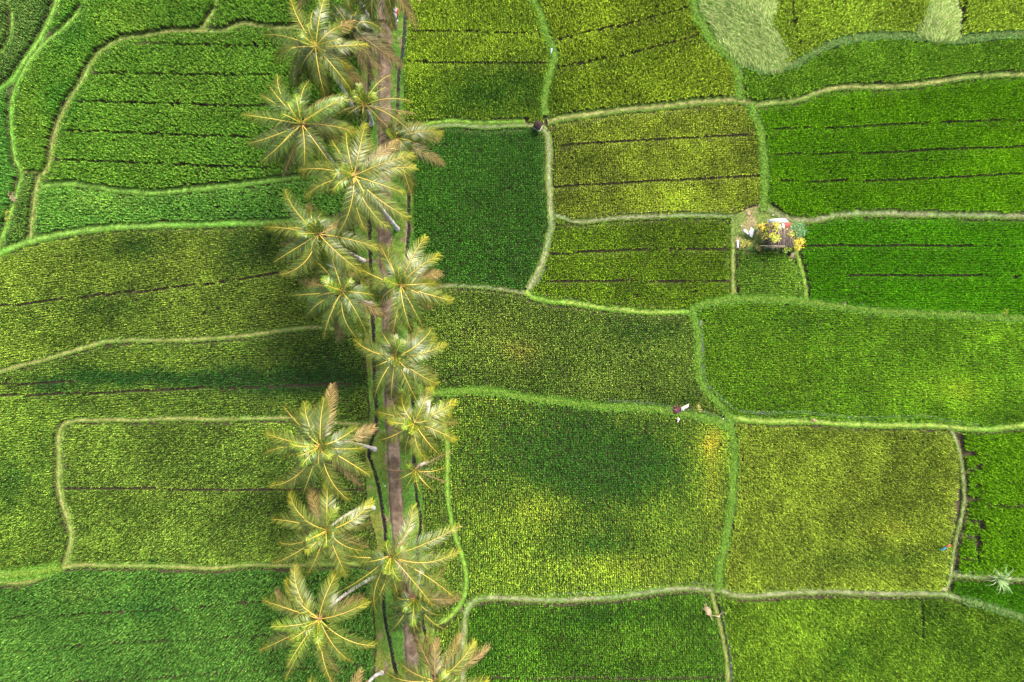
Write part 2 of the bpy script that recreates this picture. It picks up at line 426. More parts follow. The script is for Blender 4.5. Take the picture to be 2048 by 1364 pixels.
YARD = [(1462,436),(1476,424),(1500,412),(1530,402),(1552,412),(1580,436),(1604,446),(1606,470),(1598,492),(1590,510),(1600,545),(1590,520),(1570,506),(1540,503),(1510,506),(1480,502),(1464,500)]
GX, GY = np.meshgrid(gx, gy)
ym = inpoly(GX, GY, YARD); blocked |= ym; bankmask |= ym

label = np.zeros((RH, RW), np.int16)
label[blocked] = -1

# ------------------------------------------------------------------ rice fields
# tones: leaf colour, head colour, share of heads
T_lush = ((.050, .150, .014), (.16, .24, .03), .16)
T_olive = ((.062, .120, .022), (.33, .33, .075), .42)
T_dkgreen = ((.030, .098, .022), (.10, .18, .035), .25)
T_bright = ((.055, .185, .006), (.13, .28, .010), .30)
T_deep = ((.050, .115, .012), (.22, .25, .04), .30)
T_left = ((.060, .150, .028), (.21, .24, .06), .22)
FIELDS = [
 # seeds, tone, height, row angle, gaps, label
 dict(s=[(300,200)], t=T_lush, h=.85, a=2, g=[[(262,86),(560,93)],[(187,146),(560,151)],[(155,202),(560,213)],[(128,260),(560,276)],[(107,318),(560,336)]], lab="lush green rice inside the curving tan bank at upper left, striped by five faint dark lines", wd=1.35),
 dict(s=[(80,250),(300,30)], t=T_left, h=.85, a=60, g=[], lab="yellowing green rice curving up between two banks at the upper left", wd=1.35),
 dict(s=[(500,20)], t=T_lush, h=.8, a=5, g=[], lab="small dark green rice patch at the top edge left of the palm crowns", wd=1.3),
 dict(s=[(140,12)], t=T_left, h=.4, a=50, g=[], lab="thin wedge of light green rice between two green banks at the top left", wd=1.2),
 dict(s=[(60,30)], t=T_left, h=.85, a=50, g=[], lab="dull green rice behind the dark edged bank at the top left corner", wd=1.3),
 dict(s=[(3,40),(-60,40)], t=T_lush, h=.8, a=50, g=[], lab="sliver of green rice in the very top left corner", wd=1.3),
 dict(s=[(5,300)], t=T_left, h=.85, a=80, g=[], lab="strip of green rice at the left edge beside the curving bank", wd=1.3),
 dict(s=[(50,420)], t=T_left, h=.6, a=80, g=[], lab="tiny light green plot left of the smooth banked strip", wd=1.3),
 dict(s=[(300,415)], t=((.062,.165,.028),(.20,.25,.06),.25), h=.75, a=0, g=[], lab="long light green rice strip between two smooth green banks at left", wd=1.3),
 dict(s=[(200,570),(660,500)], t=T_olive, h=.75, a=9, g=[[(0,611),(60,606),(170,592),(340,576),(512,552),(640,536)]], lab="broad olive rice paddy with dark blotches and one slanting line at left", wd=1),
 dict(s=[(300,720),(50,1000)], t=((.052,.112,.026),(.30,.31,.07),.36), h=.75, a=3, g=[[(0,768),(150,764)],[(0,790),(120,787),(300,781),(480,773),(700,768)]], lab="olive rice paddy crossed by a dark green band, wrapping round the banked rectangle at left", wd=1),
 dict(s=[(400,950)], t=T_olive, h=.75, a=0, g=[[(130,976),(735,980)]], lab="rectangular olive rice paddy with rounded corner and one level line at lower left", wd=1),
 dict(s=[(300,1250)], t=((.050,.150,.020),(.17,.25,.04),.22), h=.9, a=5, g=[[(20,1235),(300,1220),(512,1203),(740,1196)],[(30,1302),(190,1290),(512,1270),(740,1262)],[(130,1364),(300,1356),(512,1341),(740,1330)]], lab="leafy fresh green rice filling the bottom left, with three brown lines", wd=1.35),
 dict(s=[(950,60),(950,180)], t=T_olive, h=.8, a=0, g=[[(815,61),(1090,63)],[(808,122),(1100,125)]], lab="rice right of the palm path at the top, yellowish above and dark green below", wd=1.15),
 dict(s=[(1250,60)], t=((.075,.135,.012),(.30,.34,.045),.42), h=.85, a=15, g=[[(1085,88),(1180,62),(1240,50),(1310,30),(1372,14)],[(1110,134),(1200,118),(1300,96),(1400,68)]], lab="yellow green rice at top centre cut by two slanting brown lines", wd=1.2),
 dict(s=[(1700,30),(1990,30)], t=((.080,.145,.018),(.30,.36,.06),.42), h=.85, a=90, g=[[(1585,0),(1592,45),(1602,92)],[(1785,0),(1790,18)],[(1930,0),(1934,40),(1940,66)]], lab="upright yellow green rice at the top right above the blue green bank", wd=1.2),
 dict(s=[(1750,130)], t=((.062,.150,.012),(.22,.27,.045),.32), h=.8, a=8, g=[], lab="winding strip of green rice between blue green bank and tan bank at right", wd=1.15),
 dict(s=[(960,420)], t=T_dkgreen, h=.75, a=0, g=[], lab="dark green rice paddy with curved lower right side, right of the palms", wd=1),
 dict(s=[(1300,330)], t=((.070,.120,.016),(.40,.39,.075),.50), h=.75, a=3, g=[[(1125,289),(1250,283),(1380,273),(1505,266)],[(1112,372),(1250,365),(1400,356),(1520,349)]], lab="yellow olive rice paddy with two dark level lines at centre right", wd=1),
 dict(s=[(1800,320)], t=T_bright, h=.8, a=3, g=[[(1545,258),(1800,248),(2048,238),(2200,232)],[(1550,308),(1800,302),(2048,292),(2200,286)],[(1560,362),(1800,358),(2048,347),(2200,341)]], lab="large vivid green rice paddy at the upper right with three faint lines", wd=1.15),
 dict(s=[(1280,520)], t=((.060,.118,.010),(.30,.32,.045),.36), h=.75, a=1, g=[[(1105,507),(1250,500),(1460,498)],[(1095,561),(1460,560)]], lab="dark olive rice paddy left of the hut yard", wd=1),
 dict(s=[(1530,550)], t=T_deep, h=.7, a=2, g=[], lab="small green rice plot just below the hut", wd=1),
 dict(s=[(1800,520)], t=((.045,.165,.006),(.11,.26,.012),.26), h=.8, a=0, g=[[(1600,490),(2200,493)],[(1700,550),(2200,552)]], lab="deep vivid green rice paddy right of the hut with two faint lines", wd=1.1),
 dict(s=[(1150,700)], t=((.050,.098,.018),(.27,.27,.075),.30), h=.7, a=2, g=[], lab="dull green rice paddy in the middle with a brown thin patch near the palms", wd=1),
 dict(s=[(1700,730)], t=((.058,.140,.010),(.25,.30,.035),.34), h=.75, a=2, g=[], rows=[1672,1740,1807,1875,1944,2010,2080], lab="wide green rice paddy at right streaked by darker upright columns", wd=1),
 dict(s=[(1200,1000)], t=((.038,.098,.016),(.25,.27,.05),.30), h=.75, a=2, g=[], lab="largest square paddy right of the palms, dark green centre and yellow edges", wd=.95),
 dict(s=[(1680,1000)], t=((.075,.130,.020),(.34,.37,.075),.46), h=.75, a=2, g=[], lab="bright olive rice paddy at lower right beside the coloured cloth", wd=1),
 dict(s=[(2010,1000)], t=((.058,.160,.008),(.17,.27,.025),.30), h=.8, a=0, g=[[(1975,1012),(2200,1013)]], lab="green rice at the right edge with a ragged gappy left side", wd=1.2),
 dict(s=[(1990,1190)], t=((.050,.160,.008),(.12,.24,.02),.25), h=.8, a=-10, g=[], lab="small wedge of vivid green rice in the lower right corner", wd=1.1),
 dict(s=[(1150,1280)], t=((.042,.115,.014),(.20,.27,.04),.30), h=.75, a=1, g=[[(930,1357),(1450,1357)]], lab="green rice paddy at bottom centre with fine upright rows", wd=.95),
 dict(s=[(1700,1280)], t=((.058,.130,.016),(.30,.34,.06),.38), h=.8, a=1, g=[[(1845,1195),(1846,1240),(1848,1285)]], lab="patchy olive green rice paddy at the bottom right", wd=1.1),
 dict(s=[(868,1080),(868,900)], t=((.05,.12,.02),(.15,.22,.04),.25), h=.6, a=0, g=[], lab="narrow strip of leafy crop between the right ditch and the green bank", wd=1.5),
 dict(s=[(897,1320)], t=((.045,.12,.02),(.14,.2,.04),.25), h=.6, a=0, g=[], lab="leafy crop strip at the bottom between ditch and bank", wd=1.4),
]
def fill(seed, val):
    x = int((seed[0] - MX0) / RS); y = int((seed[1] - MY0) / RS)
    if not (0 <= x < RW and 0 <= y < RH) or label[y, x] != 0: return
    dq = deque([(y, x)]); label[y, x] = val
    while dq:
        y, x = dq.popleft()
        # run along the row
        x0 = x
        while x0 > 0 and label[y, x0 - 1] == 0: x0 -= 1; label[y, x0] = val
        x1 = x
        while x1 < RW - 1 and label[y, x1 + 1] == 0: x1 += 1; label[y, x1] = val
        for yy in (y - 1, y + 1):
            if 0 <= yy < RH:
                row = label[yy, x0:x1 + 1]
                z = np.nonzero(row == 0)[0]
                if len(z):
                    starts = z[np.concatenate([[True], np.diff(z) > 1])]
                    for k in starts:
                        label[yy, x0 + k] = val; dq.append((yy, x0 + int(k)))
for i, f in enumerate(FIELDS):
    for sd_ in f['s']: fill(sd_, i + 1)

# soft patches of growth: (cx, cy, rx, ry, dark, yellow)
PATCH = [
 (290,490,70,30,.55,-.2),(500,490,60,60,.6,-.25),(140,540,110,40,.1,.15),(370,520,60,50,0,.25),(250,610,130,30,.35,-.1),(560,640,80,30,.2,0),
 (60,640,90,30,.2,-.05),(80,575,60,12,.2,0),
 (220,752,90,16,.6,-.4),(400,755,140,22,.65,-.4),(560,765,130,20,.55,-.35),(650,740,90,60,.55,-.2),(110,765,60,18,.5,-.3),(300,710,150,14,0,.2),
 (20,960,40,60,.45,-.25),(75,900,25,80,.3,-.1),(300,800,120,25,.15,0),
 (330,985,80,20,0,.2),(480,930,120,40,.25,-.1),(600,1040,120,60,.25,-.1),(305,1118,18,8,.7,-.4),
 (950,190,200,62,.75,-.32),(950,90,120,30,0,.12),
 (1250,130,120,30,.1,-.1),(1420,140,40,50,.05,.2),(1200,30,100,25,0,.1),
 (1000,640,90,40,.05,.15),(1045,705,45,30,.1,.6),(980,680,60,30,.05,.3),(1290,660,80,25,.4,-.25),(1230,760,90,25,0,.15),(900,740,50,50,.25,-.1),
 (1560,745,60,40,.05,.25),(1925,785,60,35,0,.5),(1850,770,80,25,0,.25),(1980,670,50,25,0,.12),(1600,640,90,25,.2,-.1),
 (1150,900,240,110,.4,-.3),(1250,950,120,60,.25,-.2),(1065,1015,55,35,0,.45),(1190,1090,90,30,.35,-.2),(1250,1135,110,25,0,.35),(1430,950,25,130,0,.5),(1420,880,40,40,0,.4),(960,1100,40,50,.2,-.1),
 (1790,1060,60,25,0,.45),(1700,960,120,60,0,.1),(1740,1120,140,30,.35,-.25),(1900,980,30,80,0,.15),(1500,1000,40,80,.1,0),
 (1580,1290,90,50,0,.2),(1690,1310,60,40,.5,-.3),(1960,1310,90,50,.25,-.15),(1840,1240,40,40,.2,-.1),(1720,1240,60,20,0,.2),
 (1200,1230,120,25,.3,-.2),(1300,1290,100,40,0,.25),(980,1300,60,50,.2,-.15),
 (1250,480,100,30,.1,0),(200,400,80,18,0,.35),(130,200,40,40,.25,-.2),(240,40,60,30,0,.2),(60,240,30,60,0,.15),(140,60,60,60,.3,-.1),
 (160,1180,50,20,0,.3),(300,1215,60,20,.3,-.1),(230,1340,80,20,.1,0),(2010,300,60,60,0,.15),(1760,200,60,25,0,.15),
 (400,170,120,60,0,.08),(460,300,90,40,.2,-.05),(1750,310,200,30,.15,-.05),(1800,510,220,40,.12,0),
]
HOLES = [(1918,870,6,9),(1935,905,18,3.5),(1921,885,8,16),(1926,915,6,22),(1962,933,5,6),(1930,960,5,40),(1958,972,7,3),(1925,1000,5,40),(1950,1000,9,3.5),
 (1955,1042,14,3),(1966,1050,5,9),(1946,1075,12,3),(1919,1050,6,40),(1912,1100,7,30),(1958,1095,4,22),(1938,1118,9,3),(1930,1030,10,2.5),(1944,940,8,2.5),(1913,1128,6,15)]
LODGED = [[(1350,-150),(1560,-150),(1556,0),(1556,20),(1540,45),(1560,75),(1582,108),(1560,128),(1530,140),(1500,128),(1480,120),(1455,105),(1420,72),(1395,20),(1380,-40)],
          [(1862,-150),(1925,-150),(1926,0),(1925,40),(1933,72),(1880,74),(1830,66),(1832,50),(1845,34),(1858,10)]]
def segdist(x, y, pts):
    p = np.array(pts, float); dm = np.full(x.shape, 1e9)
    for a, b in zip(p[:-1], p[1:]):
        ab = b - a; t = np.clip(((x - a[0]) * ab[0] + (y - a[1]) * ab[1]) / (ab @ ab), 0, 1)
        dm = np.minimum(dm, np.hypot(x - a[0] - t * ab[0], y - a[1] - t * ab[1]))
    return dm

GAIN = 1.0
def blades(bx, by, bz, n, h, reach, wid, cola, colb, fb, lean=(0, 0), droop=.15, phi0=None, spread=.03):
    """n blades per clump -> diamonds folded along their arc. returns V, F, C(face)"""
    N = len(bx) * n
    rep = lambda q: np.repeat(np.broadcast_to(q, bx.shape), n)
    x = rep(bx) + RND.normal(0, spread, N); y = rep(by) + RND.normal(0, spread, N); z = rep(bz)
    phi = RND.random(N) * 2 * math.pi
    Ln = rep(h) * (.72 + .42 * RND.random(N)); rr = rep(reach) * (.35 + .9 * RND.random(N))
    dx, dy = np.cos(phi) * rr + lean[0] * Ln, np.sin(phi) * rr + lean[1] * Ln
    hl = np.hypot(dx, dy) + 1e-6
    px_, py_ = -dy / hl, dx / hl
    w = rep(wid) * (.7 + .6 * RND.random(N)) * .5
    V = np.empty((N, 4, 3), np.float32)
    V[:, 0] = np.stack([x, y, z], 1)
    mx, my, mz = x + dx * .48, y + dy * .48, z + Ln * .92
    V[:, 1] = np.stack([mx + px_ * w, my + py_ * w, mz], 1)
    V[:, 2] = np.stack([x + dx, y + dy, z + Ln * (1 - droop * RND.random(N) * 2 - .04)], 1)
    V[:, 3] = np.stack([mx - px_ * w, my - py_ * w, mz], 1)
    F = np.arange(N * 4, dtype=np.int32).reshape(N, 4)
    isb = RND.random(N) < rep(fb)
    j = (.72 + .56 * RND.random(N))[:, None]
    ca = np.repeat(cola, n, 0) if np.ndim(cola) == 2 else np.broadcast_to(np.array(cola), (N, 3))
    cb = np.repeat(colb, n, 0) if np.ndim(colb) == 2 else np.broadcast_to(np.array(colb), (N, 3))
    fb_ = np.clip(rep(fb), 0, 1)[:, None]
    avg = ca * (1 - fb_) + cb * fb_
    C = (.65 * np.where(isb[:, None], cb, ca) + .35 * avg) * j * GAIN
    # flip diamonds so that most face up is unimportant: both sides shade alike
    return V.reshape(-1, 3), F, C

TINT = {0: (1.616, 1.3, 1.8), 1: (0.857, 1.386, 0.823), 2: (0.937, 0.901, 0.995), 8: (1.257, 1.335, 1.331), 9: (0.842, 0.948, 0.748), 10: (0.836, 0.966, 0.727), 11: (0.796, 0.951, 0.804), 12: (1.063, 1.006, 1.5), 13: (0.962, 1.086, 0.47), 14: (0.969, 0.955, 0.697), 15: (0.967, 0.94, 0.671), 16: (0.793, 0.937, 0.507), 17: (1.048, 1.335, 0.721), 18: (0.995, 1.037, 0.708), 19: (0.973, 0.862, 0.3), 20: (1.004, 1.206, 0.496), 21: (1.286, 1.524, 1.124), 22: (0.953, 0.995, 0.3), 23: (1.051, 1.24, 0.859), 24: (0.944, 1.157, 0.689), 25: (1.796, 1.727, 1.302), 26: (1.133, 1.094, 0.799), 27: (0.98, 1.006, 0.373), 28: (0.726, 0.87, 0.3), 29: (0.928, 1.141, 0.769), 30: (0.872, 0.98, 0.599), 31: (1, 1, 1), 32: (0.9, 1, 0.9), 6: (0.935, 1.205, 1.127), 4: (1.172, 1.056, 1.378), 3: (2.343, 2.388, 1.62)}
SP = .25
def make_field(i, f):
    a = math.radians(f['a']); ca, sa = math.cos(a), math.sin(a)
    ys, xs = np.nonzero(label == i + 1)
    if len(xs) < 30: return
    x0, y1 = Pxy(gx[xs.min()], gy[ys.min()], 0); x1, y0 = Pxy(gx[xs.max()], gy[ys.max()], 0)
    cx, cy = (x0 + x1) / 2, (y0 + y1) / 2; R = math.hypot(x1 - x0, y1 - y0) / 2 + 1
    n = int(R / SP) + 1
    u, v = np.meshgrid(np.arange(-n, n + 1) * SP, np.arange(-n, n + 1) * SP)
    u = u.ravel(); v = v.ravel()
    wob = .10 * (fbm(u + i * 31, v, 7, 50 + i) - .5) * 6
    x = cx + u * ca - (v + wob * .6) * sa; y = cy + u * sa + (v + wob * .6) * ca
    jit = f.get('j', .02 if f['wd'] < 1.2 else .05)
    x += RND.normal(0, jit, x.size); y += RND.normal(0, jit, x.size)
    h = f['h']
    px, py = topix(x, y, h * .8)
    ix = ((px - MX0) / RS).astype(int); iy = ((py - MY0) / RS).astype(int)
    ok = (ix >= 0) & (ix < RW) & (iy >= 0) & (iy < RH)
    ix = np.clip(ix, 0, RW - 1); iy = np.clip(iy, 0, RH - 1)
    ok &= label[iy, ix] == i + 1
    bxp, byp = topix(x, y, 0.1)
    jx = np.clip(((bxp - MX0) / RS).astype(int), 0, RW - 1); jy = np.clip(((byp - MY0) / RS).astype(int), 0, RH - 1)
    ok &= ~bankmask[jy, jx]
    for g in f['g']:
        if len(g) > 2: g = spline(g, 30)
        dd = segdist(px, py, g)
        thr = 1.75 + .7 * vnoise(x, y, 1.1, 77)
        ok &= dd > thr
    for hx, hy, rx, ry in HOLES:
        ok &= ((px - hx) / (rx * 1.35)) ** 2 + ((py - hy) / (ry * 1.35)) ** 2 > .75 + .5 * vnoise(x, y, .4, 12)
    ok &= RND.random(x.size) > .003
    lod = np.zeros(x.size, bool)
    if i == 15 or i == 14:
        for pl in LODGED: lod |= inpoly(px + 10 * (vnoise(x, y, 1.2, 5) - .5), py + 10 * (vnoise(x, y, 1.2, 6) - .5), pl)
    x, y, px, py, lodk = x[ok], y[ok], px[ok], py[ok], lod[ok]
    # growth variation
    big = fbm(x, y, 9, 300 + i) - .5; sm = fbm(x, y, 2.2, 400 + i) - .5
    dark = np.zeros(x.size); yel = np.zeros(x.size)
    nx_ = 26 * (vnoise(x, y, 3, 21) - .5) ; ny_ = 26 * (vnoise(x, y, 3, 22) - .5)
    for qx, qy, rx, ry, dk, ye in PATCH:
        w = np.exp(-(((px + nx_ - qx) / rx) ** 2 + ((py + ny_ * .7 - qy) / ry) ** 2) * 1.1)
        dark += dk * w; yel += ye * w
    for rx in f.get('rows', []):
        w = np.exp(-((px - rx - 5 * (vnoise(x, y, 4, 9) - .5)) / 3.2) ** 2) * (.5 + vnoise(x, y, 5, 31))
        dark += .55 * w
    dark = np.clip(dark, 0, .8)
    ga, ya, fr = f['t']
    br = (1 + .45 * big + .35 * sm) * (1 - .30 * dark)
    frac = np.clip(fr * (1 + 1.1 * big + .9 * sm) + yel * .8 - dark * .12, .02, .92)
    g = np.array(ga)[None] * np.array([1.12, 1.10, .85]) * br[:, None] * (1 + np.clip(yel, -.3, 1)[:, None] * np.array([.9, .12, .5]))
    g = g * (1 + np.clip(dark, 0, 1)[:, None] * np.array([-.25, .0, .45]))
    tint = np.array(TINT.get(i, (1, 1, 1)))
    g = g * tint
    yc = tint * np.array(ya)[None] * np.array([.95, 1.16, .8]) * br[:, None] * (1 + np.clip(yel - .35, 0, 1)[:, None] * np.array([.8, -.2, .2]))
    hh = h * (1 + .10 * big + .12 * sm - .12 * dark)
    wd = f['wd']
    k = ~lodk
    parts = []
    nb = 12
    er = i in (0, 1, 2, 3, 4, 5, 6, 7, 8, 12)          # erect, taller leaves
    parts.append(blades(x[k], y[k], np.full(k.sum(), .02), nb, hh[k] * (1.2 if er else 1), (.15 if er else .215) * wd + 0 * hh[k], .050 * wd, g[k], yc[k], frac[k], droop=.06 if er else .16))
    if lodk.any():
        lx, ly = x[lodk], y[lodk]
        an = math.pi * (1.62 + .55 * (fbm(lx, ly, 6, 61) - .5) * 2) + np.where(px[lodk] > 1800, -.35, 0)
        for rep_ in range(2):
            N = len(lx); m = 6
            th = np.repeat(an, m) + RND.normal(0, .16, N * m)
            L0 = .75 + .45 * RND.random(N * m)
            bx = np.repeat(lx, m) + RND.normal(0, .12, N * m); by = np.repeat(ly, m) + RND.normal(0, .12, N * m)
            z0 = .22 + .25 * RND.random(N * m) + .25 * np.repeat(fbm(lx, ly, 1.5, 71), m)
            dx, dy = np.cos(th), np.sin(th); w = .03 * (.6 + RND.random(N * m))
            V = np.empty((N * m, 4, 3), np.float32)
            V[:, 0] = np.stack([bx, by, z0 * .5], 1)
            V[:, 1] = np.stack([bx + dx * L0 * .5 - dy * w, by + dy * L0 * .5 + dx * w, z0 + .14], 1)
            V[:, 2] = np.stack([bx + dx * L0, by + dy * L0, z0 - .05], 1)
            V[:, 3] = np.stack([bx + dx * L0 * .5 + dy * w, by + dy * L0 * .5 - dx * w, z0 + .12], 1)
            base = np.where(RND.random(N * m)[:, None] < .5, np.array([.19, .33, .06]), np.array([.40, .50, .16]))
            C = .62 * base * (.6 + .6 * RND.random(N * m))[:, None] * np.repeat(.75 + .6 * fbm(lx, ly, 1.6, 72), m)[:, None]
            parts.append((V.reshape(-1, 3), np.arange(N * m * 4, dtype=np.int32).reshape(-1, 4), C))
    o = 0; Vs, Fs, Cs = [], [], []
    for V, F, C in parts:
        Vs.append(V); Fs.append(F + o); Cs.append(C); o += len(V)
    ob = mesh_obj("rice_crop", np.concatenate(Vs), np.concatenate(Fs), M_rice, col=np.concatenate(Cs), dom='FACE')
    tag(ob, f['lab'], "rice", kind="stuff")
GAIN = 1.5
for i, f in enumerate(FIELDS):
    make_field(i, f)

GAIN = 1.0
# ------------------------------------------------------------------ ground sheet
def ground():
    xs = np.arange(-66, 66.01, .5); ysg = np.arange(-46, 46.01, .5)
    xs = np.concatenate([[-900, -300, -120, -80], xs, [80, 120, 300, 900]])
    ysg = np.concatenate([[-900, -300, -120, -60], ysg, [60, 120, 300, 900]])
    X, Y = np.meshgrid(xs, ysg)
    Z = .05 * (fbm(X, Y, 2.5, 3) - .5)
    n, m = X.shape
    V = np.stack([X.ravel(), Y.ravel(), Z.ravel()], 1)
    idx = np.arange(n * m).reshape(n, m)
    F = np.stack([idx[:-1, :-1].ravel(), idx[:-1, 1:].ravel(), idx[1:, 1:].ravel(), idx[1:, :-1].ravel()], 1)
    o = mesh_obj("ground", V, F, M_mud, smooth=True)
    tag(o, "dark wet mud of the paddies", kind="structure")
ground()

# ------------------------------------------------------------------ banks
tuftB = []      # (x, y, z, colour, length) arrays for the grass on the banks
BZ = .24
def strip_mesh(px, hw, zt, offs, zs, wn_=.12, seed=1, step=.22):
    """swept cross-section along pixel line; returns V, F, arc grid (n,m)"""
    w = np.stack(Pxy(px[:, 0], px[:, 1], zt), 1)
    dl = np.concatenate([[0], np.cumsum(np.hypot(*np.diff(w, axis=0).T))])
    n = max(3, int(dl[-1] / step)); t = np.linspace(0, dl[-1], n)
    c = np.stack([np.interp(t, dl, w[:, 0]), np.interp(t, dl, w[:, 1])], 1)
    for _ in range(2): c[1:-1] = (c[:-2] + 2 * c[1:-1] + c[2:]) / 4
    tg = np.gradient(c, axis=0); tg /= np.hypot(*tg.T)[:, None] + 1e-9
    nr = np.stack([-tg[:, 1], tg[:, 0]], 1)
    H = hw * K * (CAMH - zt)
    m = len(offs)
    X = np.empty((n, m)); Y = np.empty((n, m)); Z = np.empty((n, m))
    for k in range(m):
        side = 1 if offs[k] > 0 else -1
        ww = H * abs(offs[k]) * (1 + wn_ * 3 * (fbm(c[:, 0] * 1.0 + side * 40, c[:, 1], 1.2, seed) - .5)) * side
        X[:, k] = c[:, 0] + nr[:, 0] * ww; Y[:, k] = c[:, 1] + nr[:, 1] * ww
        Z[:, k] = zs[k]
    idx = np.arange(n * m).reshape(n, m)
    F = np.stack([idx[:-1, :-1].ravel(), idx[:-1, 1:].ravel(), idx[1:, 1:].ravel(), idx[1:, :-1].ravel()], 1)
    return X, Y, Z, F, c, nr, H
for bi, ((nm, hw, (ce, cc), pts), px) in enumerate(zip(BANKS, BANKPX)):
    zt = BZ + .0035 * (bi % 12)
    offs = [-1.35, -1.12, -.95, -.6, -.25, 0, .25, .6, .95, 1.12, 1.35]
    zs = np.array([-.12, .06, zt * .75, zt * .95, zt, zt, zt, zt * .95, zt * .75, .06, -.12])
    X, Y, Z, F, c, nr, H = strip_mesh(px, hw, BZ, offs, zs, .2, 100 + bi)
    Z = Z + (.09 * (fbm(X, Y, .8, 90) - .5)) * (np.array(zs) > .1)
    across = np.abs(np.array(offs))[None, :] + .5 * (fbm(X, Y, .9, 91) - .5) + .25 * (fbm(X, Y, 3, 92) - .5)
    t = np.clip((across - .15) / .5, 0, 1); t = (t * t * (3 - 2 * t))[..., None]
    col = np.array(cc) * (1 - t) + np.array(ce) * t
    col = col * (.5 + 1.0 * fbm(X, Y, .45, 93))[..., None]
    pt = (vnoise(X, Y, 4.0, 94) > .62)[..., None]
    col = np.where(pt, col * np.array([.8, 1.0, .8]), col)
    mud = np.clip((np.abs(np.array(offs)) - 1.05) / .12, 0, 1)[None, :, None]
    col = col * (1 - mud) + np.array([.085, .062, .045]) * mud
    o = mesh_obj("grass_bank", np.stack([X.ravel(), Y.ravel(), Z.ravel()], 1), F, M_grass, col=col.reshape(-1, 3), smooth=True)
    tag(o, nm, kind="structure")
    ln = np.hypot(*np.diff(c, axis=0).T).sum()
    dens = 150 if ce in (LUSH[0], BLUEG[0]) else 95
    N = int(ln * 2 * H * dens)
    s = RND.random(N) * (len(c) - 1.001); k = s.astype(int); fr = (s - k)[:, None]
    cpt = c[k] * (1 - fr) + c[k + 1] * fr; q = RND.uniform(-1.12, 1.12, N)
    p = cpt + nr[k] * (q * H)[:, None]
    tt = np.clip((np.abs(q) + .5 * (fbm(p[:, 0], p[:, 1], .9, 91) - .5) - .15) / .5, 0, 1)[:, None]
    cl = np.array(cc) * (1 - tt) + np.array(ce) * tt
    keep = RND.random(N) < .35 + .65 * tt[:, 0]
    if dens > 100: keep[:] = True
    ht = (.30 if dens > 100 else .13) * (1 + .5 * (np.abs(q) > .8))
    tuftB.append((p[keep], np.where(np.abs(q) > .95, zt * .5, zt * .85)[keep], cl[keep], (ht * np.ones(N))[keep]))

pp = np.concatenate([a[0] for a in tuftB]); pz = np.concatenate([a[1] for a in tuftB]); pc = np.concatenate([a[2] for a in tuftB]); ph = np.concatenate([a[3] for a in tuftB])
V, F, C = blades(pp[:, 0], pp[:, 1], pz, 3, ph, ph * .9, .045, pc * 1.05, pc * np.array([1.5, 1.25, 1.1]), .3, droop=.3, spread=.05)
tag(mesh_obj("grass", V, F, M_tuft, col=C, dom='FACE'), "short grass growing on the earth banks between the paddies", "grass", kind="stuff")

# hut yard
def yard():
    st = .16
    x0, y1 = Pxy(1455, 395, BZ); x1, y0 = Pxy(1612, 552, BZ)
    X, Y = np.meshgrid(np.arange(x0, x1, st), np.arange(y0, y1, st))
    px, py = topix(X, Y, BZ)
    ins = inpoly(px + 5 * (vnoise(X, Y, .7, 1) - .5), py + 5 * (vnoise(X, Y, .7, 2) - .5), YARD)
    n, m = X.shape
    nb = ins.copy(); nb[1:-1, 1:-1] = ins[1:-1, 1:-1] & ins[:-2, 1:-1] & ins[2:, 1:-1] & ins[1:-1, :-2] & ins[1:-1, 2:]
    Z = np.where(nb, BZ - .02, -.05) + .06 * (fbm(X, Y, .8, 90) - .5)
    idx = np.arange(n * m).reshape(n, m)
    fm = ins[:-1, :-1] & ins[1:, 1:] & ins[:-1, 1:] & ins[1:, :-1]
    F = np.stack([idx[:-1, :-1][fm], idx[:-1, 1:][fm], idx[1:, 1:][fm], idx[1:, :-1][fm]], 1)
    g = np.clip((fbm(X, Y, 1.3, 95) - .38) * 5, 0, 1)[..., None]
    col = np.array([.17, .14, .07]) * (1 - g) + np.array([.085, .125, .025]) * g
    hut_shade = np.clip((py - 492) / 10, 0, 1)[..., None]
    col = col * (1 - hut_shade) + np.array([.03, .08, .018]) * hut_shade  # hut's shadow on its south side, put into the ground colour as dark green
    col = col * (.7 + .6 * fbm(X, Y, .4, 93))[..., None]
    o = mesh_obj("yard", np.stack([X.ravel(), Y.ravel(), Z.ravel()], 1), F, M_grass, col=col.reshape(-1, 3), smooth=True)
    tag(o, "trodden grassy ground round the field hut", kind="structure")
    sel = RND.random(X.size) < .8; sel &= nb.ravel()
    cl = col.reshape(-1, 3)[sel]
    V, F, C = blades(X.ravel()[sel], Y.ravel()[sel], np.full(sel.sum(), BZ - .03), 4, .12, .12, .04, cl, cl * np.array([1.5, 1.3, 1.1]), .3, droop=.3, spread=.06)
    tag(mesh_obj("grass", V, F, M_tuft, col=C, dom='FACE'), "thin trampled grass in the hut yard", "grass", kind="stuff")
yard()

